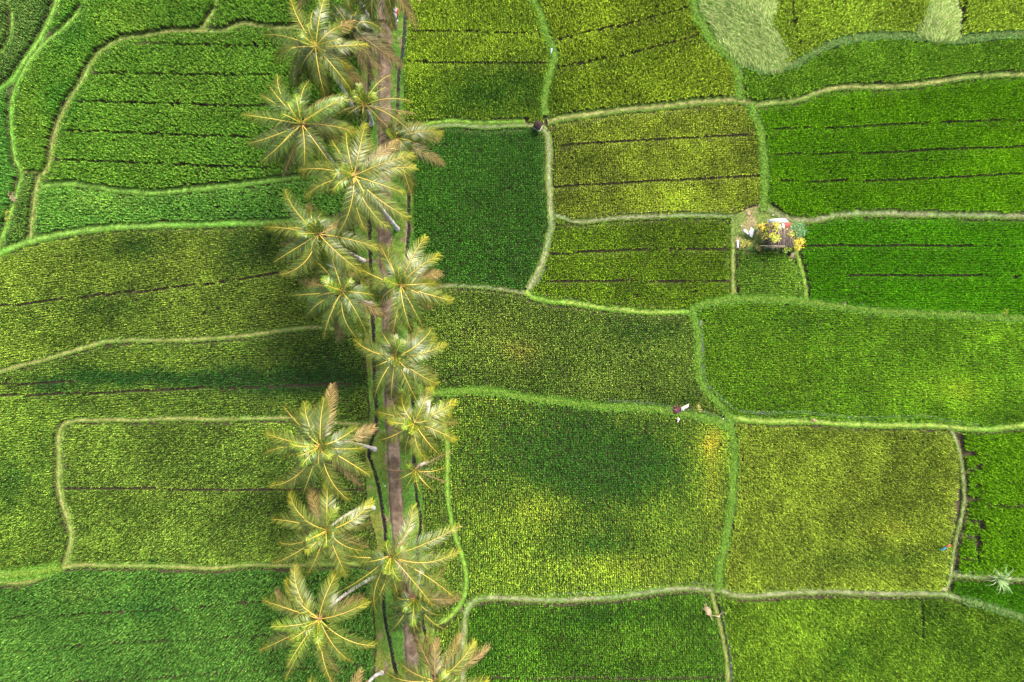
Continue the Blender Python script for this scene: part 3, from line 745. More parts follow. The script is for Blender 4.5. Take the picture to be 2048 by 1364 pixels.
# ------------------------------------------------------------------ verge, ditches and path
VZ = .30
def verge():
    ys = np.arange(-165, 1535, 2.2)
    l = np.interp(ys, VL[:, 0], VL[:, 1]); r = np.interp(ys, VR[:, 0], VR[:, 1])
    nu = 84
    u = np.linspace(0, 1, nu)
    PX = l[:, None] + (r - l)[:, None] * u[None]; PY = np.repeat(ys[:, None], nu, 1)
    X, Y = Pxy(PX, PY, VZ)
    wob = .25 * (fbm(X[:, :1], Y[:, :1], 1.1, 8) - .5)
    X = X + wob * (np.abs(u - .5) * 2)[None] ** 3
    Z = VZ + .08 * (fbm(X, Y, 1.0, 90) - .5)
    dm = np.full(PX.shape, 1e9)
    for nm, hw, pts in DITCHES:
        sp = spline(pts); dx = np.abs(PX - np.interp(PY, sp[:, 1], sp[:, 0])) / hw
        dx = dx + .55 * (fbm(X, Y, .7, 33) - .5)
        dm = np.minimum(dm, dx)
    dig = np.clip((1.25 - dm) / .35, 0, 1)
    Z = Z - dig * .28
    edge = np.minimum(u, 1 - u)[None] * (nu - 1)
    Z = np.where(edge < .5, -.08, Z)
    n, m = X.shape
    idx = np.arange(n * m).reshape(n, m)
    F = np.stack([idx[:-1, :-1].ravel(), idx[1:, :-1].ravel(), idx[1:, 1:].ravel(), idx[:-1, 1:].ravel()], 1)
    a = fbm(X, Y, 2.5, 97); b = fbm(X, Y, .7, 98)
    t = np.clip((a - .42) * 4, 0, 1)[..., None]
    col = np.array([.060, .150, .018]) * (1 - t) + np.array([.115, .175, .026]) * t
    # between left ditch and paddy the grass is duller
    sl = spline(DITCHES[0][2]); left = (PX < np.interp(PY, sl[:, 1], sl[:, 0]))[..., None]
    col = np.where(left, col * np.array([1.1, .9, 1.0]), col)
    # worn soil beside the path
    pc_ = np.interp(PY, PATHC[:, 1], PATHC[:, 0]); dp = np.abs(PX - pc_) - 13 + 6 * (b - .5)
    w = np.clip(1 - dp / 2.5, 0, 1)[..., None]
    col = col * (1 - w) + np.array([.12, .095, .06]) * w
    sp_ = (vnoise(X, Y, .55, 99) > .80)[..., None] & (a[..., None] > .5)
    col = np.where(sp_, np.array([.15, .135, .07]), col)
    col = col * (.7 + .6 * b)[..., None]
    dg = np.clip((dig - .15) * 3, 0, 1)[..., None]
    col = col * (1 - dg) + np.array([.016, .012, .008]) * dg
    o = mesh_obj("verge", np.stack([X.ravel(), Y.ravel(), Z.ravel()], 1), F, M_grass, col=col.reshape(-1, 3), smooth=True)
    tag(o, "grass verge either side of the path with a ditch along each side", kind="structure")
    # grass
    N = 62000
    iy = RND.integers(0, n, N); ixx = RND.integers(1, m - 1, N)
    good = (dig[iy, ixx] < .25) & (np.abs(PX - pc_)[iy, ixx] > 12.5)
    iy, ixx = iy[good], ixx[good]
    x = X[iy, ixx] + RND.normal(0, .05, len(iy)); y = Y[iy, ixx] + RND.normal(0, .05, len(iy))
    cl = col[iy, ixx]
    V, F, C = blades(x, y, Z[iy, ixx] - .02, 3, .13, .12, .045, cl * 1.05, cl * np.array([1.6, 1.35, 1.2]), .3, droop=.3, spread=.05)
    tag(mesh_obj("grass", V, F, M_tuft, col=C, dom='FACE'), "green verge grass beside the concrete path", "grass", kind="stuff")
verge()
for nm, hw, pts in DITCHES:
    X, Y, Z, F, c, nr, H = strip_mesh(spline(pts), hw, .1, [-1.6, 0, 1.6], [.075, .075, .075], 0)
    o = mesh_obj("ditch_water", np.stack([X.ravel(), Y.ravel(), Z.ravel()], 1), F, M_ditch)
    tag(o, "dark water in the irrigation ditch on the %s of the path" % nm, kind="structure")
def path():
    offs = [-1.03, -1.0, -.6, -.2, .2, .6, 1.0, 1.03]
    zt = VZ + .07
    X, Y, Z, F, c, nr, H = strip_mesh(PATHC, 12.0, zt, offs, [VZ - .1, zt, zt, zt + .01, zt + .01, zt, zt, VZ - .1], .06, 400, .25)
    o = mesh_obj("path", np.stack([X.ravel(), Y.ravel(), Z.ravel()], 1), F, M_path)
    tag(o, "worn brown concrete path running under the palms", kind="structure")
path()
# mud and standing water along some banks
WET = [(3.5,[(1170,431),(1241,428),(1307,424),(1374,422),(1441,421),(1490,417)],'m'),(2.2,[(1440,1195),(1446,1230),(1456,1275),(1462,1315),(1464,1364),(1466,1400)],'w'),
 (2.2,[(1010,1190),(1060,1192),(1110,1189),(1160,1187),(1210,1185),(1260,1181),(1330,1172),(1390,1168),(1428,1169)],'w'),
 (2.5,[(1215,802),(1260,804),(1310,808),(1345,815),(1400,823),(1425,829),(1450,843)],'w'),(2.5,[(1402,640),(1405,690),(1407,740),(1413,768),(1435,788),(1462,812),(1480,822),(1540,826),(1600,824),(1700,834),(1800,834),(1860,833),(1900,842),(1960,849)],'w'),
 (2.5,[(1085,590),(1120,594),(1175,598),(1230,605),(1290,612),(1350,614)],'m'),(2.0,[(1600,430),(1700,417),(1850,419),(2000,421),(2100,423)],'m'),(2.0,[(1533,215),(1542,270),(1548,330),(1549,380),(1552,410)],'m'),
 (2.5,[(1700,607),(1760,610),(1850,617),(1950,622),(2048,625)],'m'),(2.5,[(1908,1144),(1960,1146),(2048,1152),(2100,1154)],'w'),(2.5,[(1916,880),(1926,940),(1932,980),(1932,1040),(1922,1080),(1912,1130)],'m'),
 (2.0,[(1474,880),(1474,960),(1470,1010),(1462,1055),(1456,1096),(1447,1126),(1445,1165)],'m'),(2.2,[(936,1186),(925,1202),(921,1242),(918,1290)],'m'),(2,[(1070,572),(1085,545),(1096,510)],'w')]
for hw, pts, k in WET:
    X, Y, Z, F, c, nr, H = strip_mesh(spline(pts), hw, .06, [-1.3, 0, 1.3], [.034, .036, .034], .15, 77)
    o = mesh_obj("water" if k == 'w' else "mud_strip", np.stack([X.ravel(), Y.ravel(), Z.ravel()], 1), F, M_wet if k == 'w' else M_path)
    tag(o, "standing water beside a bank" if k == 'w' else "bare mud beside a bank", kind="structure")

# ------------------------------------------------------------------ coconut palms
def frond_mesh(C, tip, up, bend, sparse, tone, brown, seed, young):
    """C crown point, tip world point. returns V, F, col, matidx in world coords"""
    rg = np.random.default_rng(seed)
    C = np.asarray(C, float); tip = np.asarray(tip, float)
    dxy = tip[:2] - C[:2]; D = np.hypot(*dxy) + 1e-6; dr = dxy / D; sd_ = np.array([-dr[1], dr[0]])
    mid = C + np.array([*(dr * D * .55 + sd_ * bend * D * .22), up])
    n = 22
    t = np.linspace(0.03, 1, n)[:, None]
    R = (1 - t) ** 2 * C + 2 * t * (1 - t) * mid + t ** 2 * tip
    T = np.gradient(R, axis=0); T /= np.linalg.norm(T, axis=1)[:, None]
    t = t[:, 0]
    length = np.linalg.norm(np.diff(R, axis=0), axis=1).sum()
    V, Q, Tn, col, mq = [], [], [], [], []
    # rachis: 3-sided tapering
    rad = .045 * (1 - t) ** .7 + .010
    up_ = np.array([0, 0, 1.])
    S_ = np.cross(T, up_); S_ /= np.linalg.norm(S_, axis=1)[:, None] + 1e-6
    U_ = np.cross(S_, T)
    ring = np.stack([R + S_ * rad[:, None], R + U_ * rad[:, None] * .8, R - S_ * rad[:, None], R - U_ * rad[:, None] * .7], 1)
    V.append(ring.reshape(-1, 3))
    for i in range(n - 1):
        for k in range(4):
            Q.append([i * 4 + k, i * 4 + (k + 1) % 4, (i + 1) * 4 + (k + 1) % 4, (i + 1) * 4 + k])
    rc = np.array([.36, .30, .045]) if not brown else np.array([.22, .14, .06])
    rc = rc * (.8 + .35 * rg.random()) * np.array([1, 1 - .1 * (tone > .6), 1])
    rcol = np.tile(rc, (n * 4, 1)); col.append(rcol)
    # leaflets
    m = int(max(16, min(50, length * 9.0))) 
    if sparse: m = int(m * .55)
    twist = rg.normal(0, .25)
    for side in (-1, 1):
        tl = np.linspace(.13, .995, m) + rg.normal(0, .004, m); tl = np.clip(tl, .1, 1)
        base = np.stack([np.interp(tl, t, R[:, k]) for k in range(3)], 1)
        Tt = np.stack([np.interp(tl, t, T[:, k]) for k in range(3)], 1)
        Ss = np.stack([np.interp(tl, t, S_[:, k]) for k in range(3)], 1) * side
        Uu = np.cross(Ss * side, Tt)
        prof = np.sin(np.pi * np.clip(.14 + .80 * tl, 0, 1)) ** .65
        Lf = (1.0 if not sparse else .65) * prof * (.85 + .3 * rg.random(m)) * min(1.15, .45 + length * .14)
        Lf = np.where(rg.random(m) < (.05 + .22 * sparse + .12 * brown), Lf * rg.random(m), Lf)
        fwd = .55 + .95 * tl ** 1.3
        dirn = Ss * 1.0 + Tt * fwd[:, None] + Uu * (.32 + twist * side + rg.normal(0, .09, m))[:, None]
        dirn /= np.linalg.norm(dirn, axis=1)[:, None]
        droop = (.34 + .36 * tl + .25 * brown) * Lf + rg.normal(0, .08, m)
        mid_ = base + dirn * (Lf * .5)[:, None] - up_ * (droop * .22)[:, None]
        end = base + dirn * Lf[:, None] - up_ * np.clip(droop, 0, 2)[:, None]
        wv = Tt - dirn * (Tt * dirn).sum(1)[:, None]; wv /= np.linalg.norm(wv, axis=1)[:, None] + 1e-6
        w = .035 * (.6 + .8 * rg.random(m)) * (.55 if sparse else 1)
        A = np.stack([base - wv * (w * .5)[:, None], base + wv * (w * .5)[:, None], mid_ + wv * w[:, None], mid_ - wv * w[:, None], end], 1)
        o = sum(len(v) for v in V)
        V.append(A.reshape(-1, 3))
        for j in range(m):
            b = o + j * 5
            Q.append([b, b + 1, b + 2, b + 3]); Tn.append([b + 3, b + 2, b + 4])
        green = np.array([.029, .062, .010]); gold = np.array([.18, .175, .010]); br = np.array([.16, .11, .045])
        if young: green = np.array([.060, .125, .006])
        g2 = np.clip(tone * .30 + .9 * np.clip(tl - .6, 0, 1) * (.35 + tone) + rg.normal(0, .07, m), 0, 1)[:, None]
        cbase = green * (1 - g2) + gold * g2
        if brown:
            bb = np.clip(brown * (.25 + 1.0 * tl) + rg.normal(0, .1, m), 0, 1)[:, None]; cbase = cbase * (1 - bb) + br * bb
        cbase = cbase * (.4 + 1.2 * rg.random((m, 1)))
        c5 = np.repeat(cbase[:, None], 5, 1).copy()
        c5[:, 4] = c5[:, 4] * .75 + (gold if not brown else br) * .25
        c5[:, 0] = c5[:, 0] * .75 + gold * .25; c5[:, 1] = c5[:, 0]
        col.append(c5.reshape(-1, 3))
    return np.concatenate(V), [np.array(Q), np.array(Tn)], np.concatenate(col)

PGROUP = "coconut palms along the path"
def palm(label, crown, base, H, fronds, tone=.3, sparse=0, extra=6, seed=1, origin=(0, 0), scale=1.0, shade=1.0, spikes=2, trunkr=.17):
    rg = np.random.default_rng(seed)
    cpx = (origin[0] + crown[0] / scale, origin[1] + crown[1] / scale)
    C = P(cpx[0], cpx[1], H)
    B = P(base[0], base[1], VZ); B[2] = .1
    root = empty("coconut_palm", tuple(B)); tag(root, label, "palm tree", PGROUP)
    # trunk
    n = 40; t = np.linspace(0, 1, n)[:, None]
    dxy = C[:2] - B[:2]
    c1 = B + np.array([*(dxy * .55 + rg.normal(0, .35, 2)), H * .30]); c2 = C - np.array([*(dxy * .10), H * .35])
    top = C - np.array([0, 0, .25])
    pts = (1 - t) ** 3 * B + 3 * (1 - t) ** 2 * t * c1 + 3 * (1 - t) * t ** 2 * c2 + t ** 3 * top
    tt = t[:, 0]
    rad = trunkr * (1.12 - .42 * tt) + .17 * np.exp(-tt * 26) + .012 * np.sin(tt * 190)
    mb = MB(); mb.tube(pts, rad, 12)
    V = np.concatenate(mb.v) - B
    Vw = V + B
    ring = .62 + .38 * (np.sin((Vw[:, 2]) * 21 + vnoise(Vw[:, 0], Vw[:, 1], .3, 4) * 2) > -.45)
    low = np.array([.46, .415, .37]) * (1 - 0 * V[:, :1])
    patchy = (.75 + .5 * fbm(Vw[:, 0] * 3 + Vw[:, 2], Vw[:, 1] * 3 + Vw[:, 2] * 1.7, .8, 44))[:, None]
    colr = low * patchy * ring[:, None]
    mesh_obj("trunk", V, [np.concatenate(mb.q), np.concatenate(mb.t)], M_bark, root, col=colr, smooth=True)
    # fronds seen in the photograph, then older hidden ones lower down
    k = 0
    for fr in fronds:
        x, y = fr[0], fr[1]; fl = fr[2] if len(fr) > 2 else ''
        tx, ty = origin[0] + x / scale, origin[1] + y / scale
        young = 'y' in fl; brown = .9 if 'b' in fl else 0; gold = 'g' in fl
        d0 = math.hypot(tx - cpx[0], ty - cpx[1]) * K * (CAMH - H)
        if young: dz, up = 1.7 + rg.normal(0, .2), 1.6
        elif brown: dz, up = -1.8 + rg.normal(0, .3), .1
        else:
            full = 4.9
            lack = max(0, full - d0)
            if 'u' in fl: dz, up = .6 + lack * .4, 1.7
            else: dz, up = -.5 - lack * .55 + rg.normal(0, .2), 1.0 + lack * .25 + rg.normal(0, .15)
        tip = P(tx, ty, H + dz)
        bend = rg.normal(0, .42) + (.8 if 'L' in fl else 0) - (.8 if 'R' in fl else 0)
        V, F, col = frond_mesh(C + np.array([0, 0, .15 + .25 * young]), tip, up, bend, 1 if (sparse and not young) else 0,
                               (tone + .45 * gold + rg.normal(0, .08)), brown, seed * 100 + k, young)
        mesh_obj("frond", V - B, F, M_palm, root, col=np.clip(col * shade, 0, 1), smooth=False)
        k += 1
    for e in range(extra):
        an = rg.random() * 2 * math.pi; r = 3.0 + 1.0 * rg.random()
        tip = C + np.array([math.cos(an) * r, math.sin(an) * r, -2.6 - rg.random()])
        V, F, col = frond_mesh(C - np.array([0, 0, .15]), tip, .25, rg.normal(0, .3), sparse, tone, .25 + .5 * (rg.random() < .3), seed * 100 + 50 + e, False)
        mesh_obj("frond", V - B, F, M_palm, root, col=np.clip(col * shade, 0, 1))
    for e in range(spikes):      # short upright young leaves in the heart
        an = rg.random() * 2 * math.pi; r = .5 + .7 * rg.random()
        tip = C + np.array([math.cos(an) * r, math.sin(an) * r, 2.0 + rg.random() * .6])
        V, F, col = frond_mesh(C + np.array([0, 0, .2]), tip, 1.3, 0, 0, .35, 0, seed * 100 + 80 + e, True)
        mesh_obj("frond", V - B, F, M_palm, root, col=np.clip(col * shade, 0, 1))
    # fibrous crown heart
    mb = MB(); mb.ball(C - B + np.array([0, 0, -.05]), (.26, .26, .42), 9, .3)
    for q in range(9):
        an = rg.random() * 6.28; r0 = C - B
        mb.tube([r0 + [0, 0, -.1], r0 + [math.cos(an) * .35, math.sin(an) * .35, .05], r0 + [math.cos(an) * .62, math.sin(an) * .62, -.25]], [.05, .04, .015], 5)
    mb.build("crown_heart", M_husk, root, smooth=True)
    for q in range(5):
        an = rg.random() * 6.28; r0 = C - B + np.array([math.cos(an) * .42, math.sin(an) * .42, -.35 - .2 * rg.random()])
        mb = MB(); mb.ball(r0, (.13, .13, .16), 8); mb.build("coconut", M_nut, root, smooth=True)

s5 = 5.851; s3 = 3.846
A_, B_, C_, D_, E_, F_, G_, H_, I_, J_ = (480,0), (480,140), (560,240), (500,370), (580,460), (620,600), (500,760), (640,750), (500,930), (620,990)
palm("tall palm near the top with one orange tipped leaf on its right", (890,560), (712,227), 15,
 [(600,-10,'g'),(990,-20,'u'),(290,405),(405,610,'L'),(410,730,'g'),(690,870,'L'),(620,1000,'b'),(1000,1140,'g'),(1290,1030,'R'),(1485,520,'g'),(1300,790,'g'),(1230,290,'R'),(1170,470,'u'),(1350,240,'b'),(790,290,'y'),(700,400,'y'),(830,950),(870,120)],
 .5, seed=1, origin=A_, scale=s5)
palm("grey green palm standing out leftmost beside the lush upper left paddy", (730,640), (674,337), 15,
 [(440,60),(350,190),(235,290),(30,520,'g'),(815,120),(1090,290,'b'),(1235,280),(1370,735,'g'),(1110,1170,'g'),(90,860,'L'),(200,880,'b'),(235,1090,'L'),(315,1085),(510,1235,'b'),(735,1260,'gL'),(560,380,'y'),(470,510,'y'),(650,290,'y'),(1230,340,'y'),(440,1110)],
 .18, seed=2, origin=B_, scale=s5)
palm("big round yellow green palm with long white trunk foot on the right verge", (870,660), (795,458), 16.5,
 [(600,235),(1000,40),(775,150),(1340,470,'R'),(1585,550,'g'),(1380,240,'b'),(1560,410,'g'),(1440,850),(1500,1140,'gR'),(1250,1250),(1000,1290,'g'),(670,1350,'L'),(290,905,'g'),(220,590,'g'),(470,640),(605,650,'y'),(615,850,'y'),(900,1180,'b'),(1100,1180),(420,480)],
 .5, seed=3, origin=C_, scale=s5)
palm("thin ragged palm over the path with bare yellow stalks reaching the ditch", (1460,420), (742,247), 13,
 [(1385,170,'y'),(1700,205,'u'),(1250,240),(1780,55,'g'),(2005,370,'g'),(2060,520,'b'),(2010,750),(1700,680),(1520,610,'g'),(1480,720,'g'),(1190,670),(990,670),(1180,335,'g'),(1590,300,'y'),(1340,300,'y')],
 .45, sparse=1, seed=4, origin=B_, scale=s5, extra=6)
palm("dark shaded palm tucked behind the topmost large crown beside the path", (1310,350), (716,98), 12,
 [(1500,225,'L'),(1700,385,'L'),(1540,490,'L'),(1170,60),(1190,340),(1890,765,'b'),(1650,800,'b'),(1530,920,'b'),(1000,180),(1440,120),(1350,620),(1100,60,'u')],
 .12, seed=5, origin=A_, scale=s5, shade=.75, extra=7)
palm("palm cut by the top edge, brown leaf tip above the paper streamers", (765,-45), (790,-20), 13,
 [(822,30,'b'),(783,25,'g'),(745,38),(700,15),(690,-60),(830,-60),(760,-150),(850,-100),(700,-120),(775,-10,'g')], .45, seed=6, extra=5)
palm("palm mostly outside the top edge left of the path, dark leaf tips showing", (668,-95), (743,43), 15.5,
 [(597,27,'b'),(655,22),(700,18,'g'),(735,-10),(570,-40),(580,-120),(700,-190),(640,-200),(760,-130)], .3, seed=7, extra=1)
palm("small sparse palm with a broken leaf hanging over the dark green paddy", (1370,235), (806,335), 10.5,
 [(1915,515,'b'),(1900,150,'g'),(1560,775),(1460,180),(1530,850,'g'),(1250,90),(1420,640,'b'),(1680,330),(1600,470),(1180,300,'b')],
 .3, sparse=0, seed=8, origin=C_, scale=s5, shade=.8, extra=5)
palm("palm left of the ditch, short white trunk foot showing at its lower right", (810,580), (728,522), 15,
 [(410,50),(730,270),(175,490,'g'),(280,595,'R'),(360,690,'b'),(350,1045,'gL'),(280,900,'L'),(765,975,'g'),(1500,740,'g'),(1290,1010,'g'),(550,580,'y'),(870,300),(1260,385,'b'),(770,420,'y'),(640,420,'y'),(560,800,'L'),(470,780)],
 .32, seed=9, origin=D_, scale=s5)
palm("grey green star shaped palm over the olive and dark paddies left of the ditch", (620,725), (742,606), 13.5,
 [(465,255,'u'),(630,330),(375,570,'y'),(720,590,'y'),(20,765),(185,1030),(395,1275,'g'),(560,1305,'b'),(775,1255),(885,1185),(860,930),(1060,780),(1115,1005,'b'),(215,870),(430,1100),(110,600,'b'),(240,300)],
 .22, seed=10, origin=E_, scale=s5)
palm("bright green palm with a long golden leaf pointing up to the right", (1295,650), (850,600), 13.5,
 [(1045,150,'g'),(1150,180),(1270,430,'y'),(1585,80,'g'),(1755,290,'g'),(1780,505,'b'),(1895,825,'g'),(1700,870,'g'),(1555,1140,'g'),(1420,1180),(1200,1210,'g'),(1050,910,'g'),(825,560,'g'),(800,430,'g'),(1100,600,'y'),(1390,470),(1690,620,'g')],
 .42, seed=11, origin=E_, scale=s5)
palm("silvery green palm over the path at mid height, next above the bright yellow green one", (1005,665), (832,702), 13.5,
 [(525,460,'g'),(615,545),(830,365),(990,420,'u'),(1090,480,'y'),(1430,330,'R'),(1470,430,'g'),(1590,505,'g'),(1245,690),(1495,980,'g'),(1310,905,'g'),(1240,1160,'g'),(950,1165),(755,1150),(725,780),(840,720),(1300,560)],
 .25, seed=12, origin=F_, scale=s5)
palm("brightest yellow green palm right of the path with orange tipped leaves", (1105,560), (856,800), 11,
 [(960,200,'g'),(1300,110,'g'),(1590,310,'g'),(1530,440,'g'),(1590,765,'g'),(1400,935,'g'),(1260,1005,'g'),(1000,925,'g'),(690,760,'g'),(645,430,'g'),(800,535,'gy'),(1070,680,'gy'),(980,600,'y'),(1190,480),(850,300,'g')],
 .6, seed=13, origin=H_, scale=s5, spikes=3, shade=1.12)
palm("wide palm at the banked rectangle, thin white trunk running level to the ditch", (830,765), (750,899), 17,
 [(385,300,'g'),(590,340),(640,265),(870,210),(960,60,'bg'),(185,615,'g'),(165,860),(370,900),(235,1235,'gL'),(480,1245,'b'),(620,1340),(1150,1400,'gR'),(1290,1235,'b'),(1400,1115,'g'),(1250,550),(1460,550,'b'),(1330,790),(945,900,'yg'),(560,885,'yg'),(600,1010,'y'),(920,1150),(470,740,'y')],
 .36, seed=14, origin=G_, scale=s5)
palm("small spindly palm at the right ditch with thin almost bare leaves", (1115,1110), (852,925), 8,
 [(1000,950),(1540,895,'b'),(1475,1080,'g'),(1520,1260,'b'),(1360,1370,'g'),(1200,1410),(1140,1310,'g'),(975,1370),(860,1215),(715,1075,'b'),(1185,980),(1310,1340),(1040,1060,'y')],
 .35, sparse=1, seed=15, origin=H_, scale=s5, extra=0, spikes=1)
palm("golden green palm whose straight pale trunk slants up to a rounded foot", (905,755), (747,1016), 16,
 [(465,320,'g'),(690,270,'b'),(910,140,'g'),(1000,505,'y'),(1430,420,'g'),(1380,950,'b'),(1330,1000),(250,635,'g'),(330,900,'g'),(260,1145,'g'),(650,1025,'yg'),(665,1300,'g'),(1135,1310,'g'),(655,880,'yg'),(1210,740),(640,640,'u'),(900,960,'y')],
 .5, seed=16, origin=I_, scale=s5, extra=5)
palm("dark centred palm with long straight leaves reaching right over the leafy strip", (950,710), (825,1052), 12.5,
 [(1210,130,'g'),(1745,365,'g'),(1745,650,'g'),(1670,1180,'g'),(1430,1290,'g'),(1045,1190,'g'),(780,1370,'g'),(715,1290,'g'),(790,1120,'g'),(265,1165),(255,650,'g'),(1055,1005,'y'),(890,560,'y'),(1090,620,'y'),(560,770),(860,900,'y'),(1010,540,'b')],
 .28, seed=17, origin=J_, scale=s5, extra=1)
palm("large lower left palm with brown heart and curved grey trunk", (575,410), (751,1153), 15.5,
 [(383,5,'g'),(312,120,'gR'),(235,200,'b'),(138,270,'gR'),(210,470,'y'),(180,580,'b'),(108,655,'g'),(328,780,'y'),(310,880,'g'),(665,893,'g'),(725,830,'b'),(825,745,'g'),(993,620,'g'),(950,280,'g'),(725,25,'g'),(680,70,'g'),(585,655,'yg'),(340,580,'yg'),(440,480,'y')],
 .42, seed=18, origin=(490,1130), scale=s3, extra=5)
palm("low dark green palm directly over the path near the bottom", (650,245), (840,1140), 11.5,
 [(445,300),(435,410),(455,510),(630,465,'y'),(655,545),(705,525),(900,495,'g'),(1000,255,'b'),(480,190),(780,180),(560,330,'y'),(860,380)],
 .15, seed=19, origin=(660,1131), scale=s3, shade=.85, extra=5)
palm("palm at the bottom edge with golden upright leaves right of the path", (810,880), (866,1322), 14,
 [(820,565,'b'),(1110,585,'g'),(1220,630,'b'),(530,740,'g'),(455,840,'g'),(1215,880,'g'),(1000,1100),(600,1080),(780,1150),(1100,1000),(700,950,'y'),(900,820,'y')],
 .65, seed=20, origin=(660,1131), scale=s3, extra=5)
palm("palm mostly below the bottom edge, white trunk foot beside the path", (690,1440), (763,1347), 14,
 [(722,1343,'b'),(600,1400),(735,1368,'b'),(660,1352,'b'),(640,1500),(760,1500),(620,1360)], .4, seed=21, extra=1)

# ------------------------------------------------------------------ plants with leaf clumps
def bush(name, label, cat, px, py, r, h, cols, n=260, lw=.09, group=None, ll=.16, stem=True, blobs=5):
    B = P(px, py, BZ); B[2] = .15
    root = empty(name, tuple(B)); tag(root, label, cat, group)
    rg = np.random.default_rng(int(px * 7 + py))
    cs = [(rg.normal(0, r * .42), rg.normal(0, r * .42), h * (.5 + .4 * rg.random())) for _ in range(blobs)]
    ci = rg.integers(0, blobs, n)
    cen = np.array(cs)[ci] + rg.normal(0, 1, (n, 3)) * np.array([r * .28, r * .28, h * .16])
    th = rg.random(n) * 6.283; dr = np.stack([np.cos(th), np.sin(th), .2 + rg.normal(0, .35, n)], 1)
    L = ll * (.6 + .8 * rg.random(n)); w = lw * (.6 + .8 * rg.random(n)) * .5
    sdv = np.stack([-np.sin(th), np.cos(th), rg.normal(0, .3, n)], 1)
    V = np.stack([cen, cen + dr * (L * .5)[:, None] + sdv * w[:, None], cen + dr * L[:, None] - [0, 0, .03], cen + dr * (L * .5)[:, None] - sdv * w[:, None]], 1).reshape(-1, 3)
    c = .62 * np.array(cols)[rg.integers(0, len(cols), n)] * (.7 + .6 * rg.random((n, 1)))
    mesh_obj("foliage", V, np.arange(n * 4).reshape(n, 4), M_plant, root, col=c, dom='FACE')
    if stem:
        mb = MB()
        for x, y, z in cs: mb.tube([[0, 0, 0], [x * .4, y * .4, z * .5], [x, y, z]], [.035, .025, .01], 5)
        mb.build("stem", M_pole, root)
    return root

YEL = [(.72, .62, .02), (.62, .66, .04), (.8, .55, .02), (.35, .42, .05)]
YG = [(.35, .48, .03), (.22, .38, .03), (.5, .55, .05)]
def zz(zx, zy): return 1440 + zx / 10.24, 410 + zy / 10.24
for nm, lb, zx, zy, r, h, cl, n in [
 ("croton_shrub", "yellow leaved shrub growing over the middle of the hut roof", 1090, 420, .75, 2.9, YEL, 520),
 ("croton_shrub", "yellow and green shrub in front of the hut, lowest of the row over the boards", 1060, 650, .8, 2.7, YEL + YG, 560),
 ("croton_shrub", "small yellow orange shrub at the hut's left upper corner", 880, 450, .5, 2.2, YEL + [(.7, .3, .08)], 300),
 ("croton_shrub", "yellow green shrub between the hut and the round green bush", 1370, 530, .65, 2.4, YEL + YG, 420),
 ("croton_shrub", "orange tinged yellow shrub at the lower right of the hut beside the bank", 1590, 830, .8, 1.6, YEL + [(.65, .38, .06)], 560),
 ("green_bush", "round blue green bush at the right side of the hut", 1590, 520, .95, 1.7, [(.10, .26, .07), (.15, .33, .09), (.06, .18, .04)], 1100),
 ("croton_shrub", "low olive shrub below the hut's lower right corner", 1400, 860, .6, .9, YG + [(.12, .25, .04)], 320),
 ("croton_shrub", "low orange green shrub on the yard's lower left beside the white plank", 530, 820, .7, .5, [(.45, .36, .04), (.2, .3, .04)], 260),
 ("croton_shrub", "tiny orange green shrub below the bamboo props", 760, 850, .4, .5, [(.5, .34, .06), (.2, .3, .04)], 140)]:
    bx_, by_ = zz(zx, zy); r *= .8; n = int(n * .75)
    # convert the crown position to its foot
    w = P(bx_, by_, h * .8); q = topix(w[0], w[1], BZ)
    bush(nm, lb, "shrub", q[0], q[1], r, h, cl, n)
bush("yellow_plant", "small yellow green plant on the long green bank at the far right", "plant", 2006, 622, .35, .5, YEL + YG, 160)
bush("orange_plant", "small orange leaved plant at the mud edge left of the yellow one", "plant", 1919, 618, .35, .3, [(.5, .3, .1), (.3, .3, .06)], 110)
bush("yellow_plant", "tiny yellow plant at the left edge of the large vivid green paddy", "plant", 1552, 357, .25, .4, YEL, 90)
bush("green_bush", "dull green weed clump on the bank below the vivid paddy, left of the blue rubbish", "plant", 1687, 605, .5, .3, [(.15, .25, .05), (.25, .3, .08)], 200)
bush("maroon_shrub", "dark maroon shrub beside the pale cloth on the wet bank", "shrub", 1352, 818, .34, .6, [(.13, .03, .05), (.18, .045, .07), (.07, .02, .03)], 300)
bush("maroon_shrub", "very small maroon shrub left of the larger maroon one", "shrub", 1338, 817, .16, .35, [(.13, .03, .05), (.18, .05, .06)], 70)
bush("weed_clump", "yellow flecked weeds in the bright grass wedge at the lower left edge", "plant", 12, 1148, .6, .3, [(.3, .42, .08), (.2, .38, .06)], 200)
bush("weed_clump", "brownish pink dry weeds at the left edge beside the curving bank", "plant", 26, 388, .5, .4, [(.38, .26, .18), (.25, .28, .1)], 220)
bush("weed_clump", "yellow weeds at the left edge below the dry pink ones", "plant", 14, 424, .45, .4, [(.5, .5, .06), (.25, .35, .06)], 180)
bush("weed_clump", "dry yellow weeds along the wet edge right of the pale cloth", "plant", 1394, 816, .5, .4, [(.45, .38, .08), (.3, .35, .06)], 160)

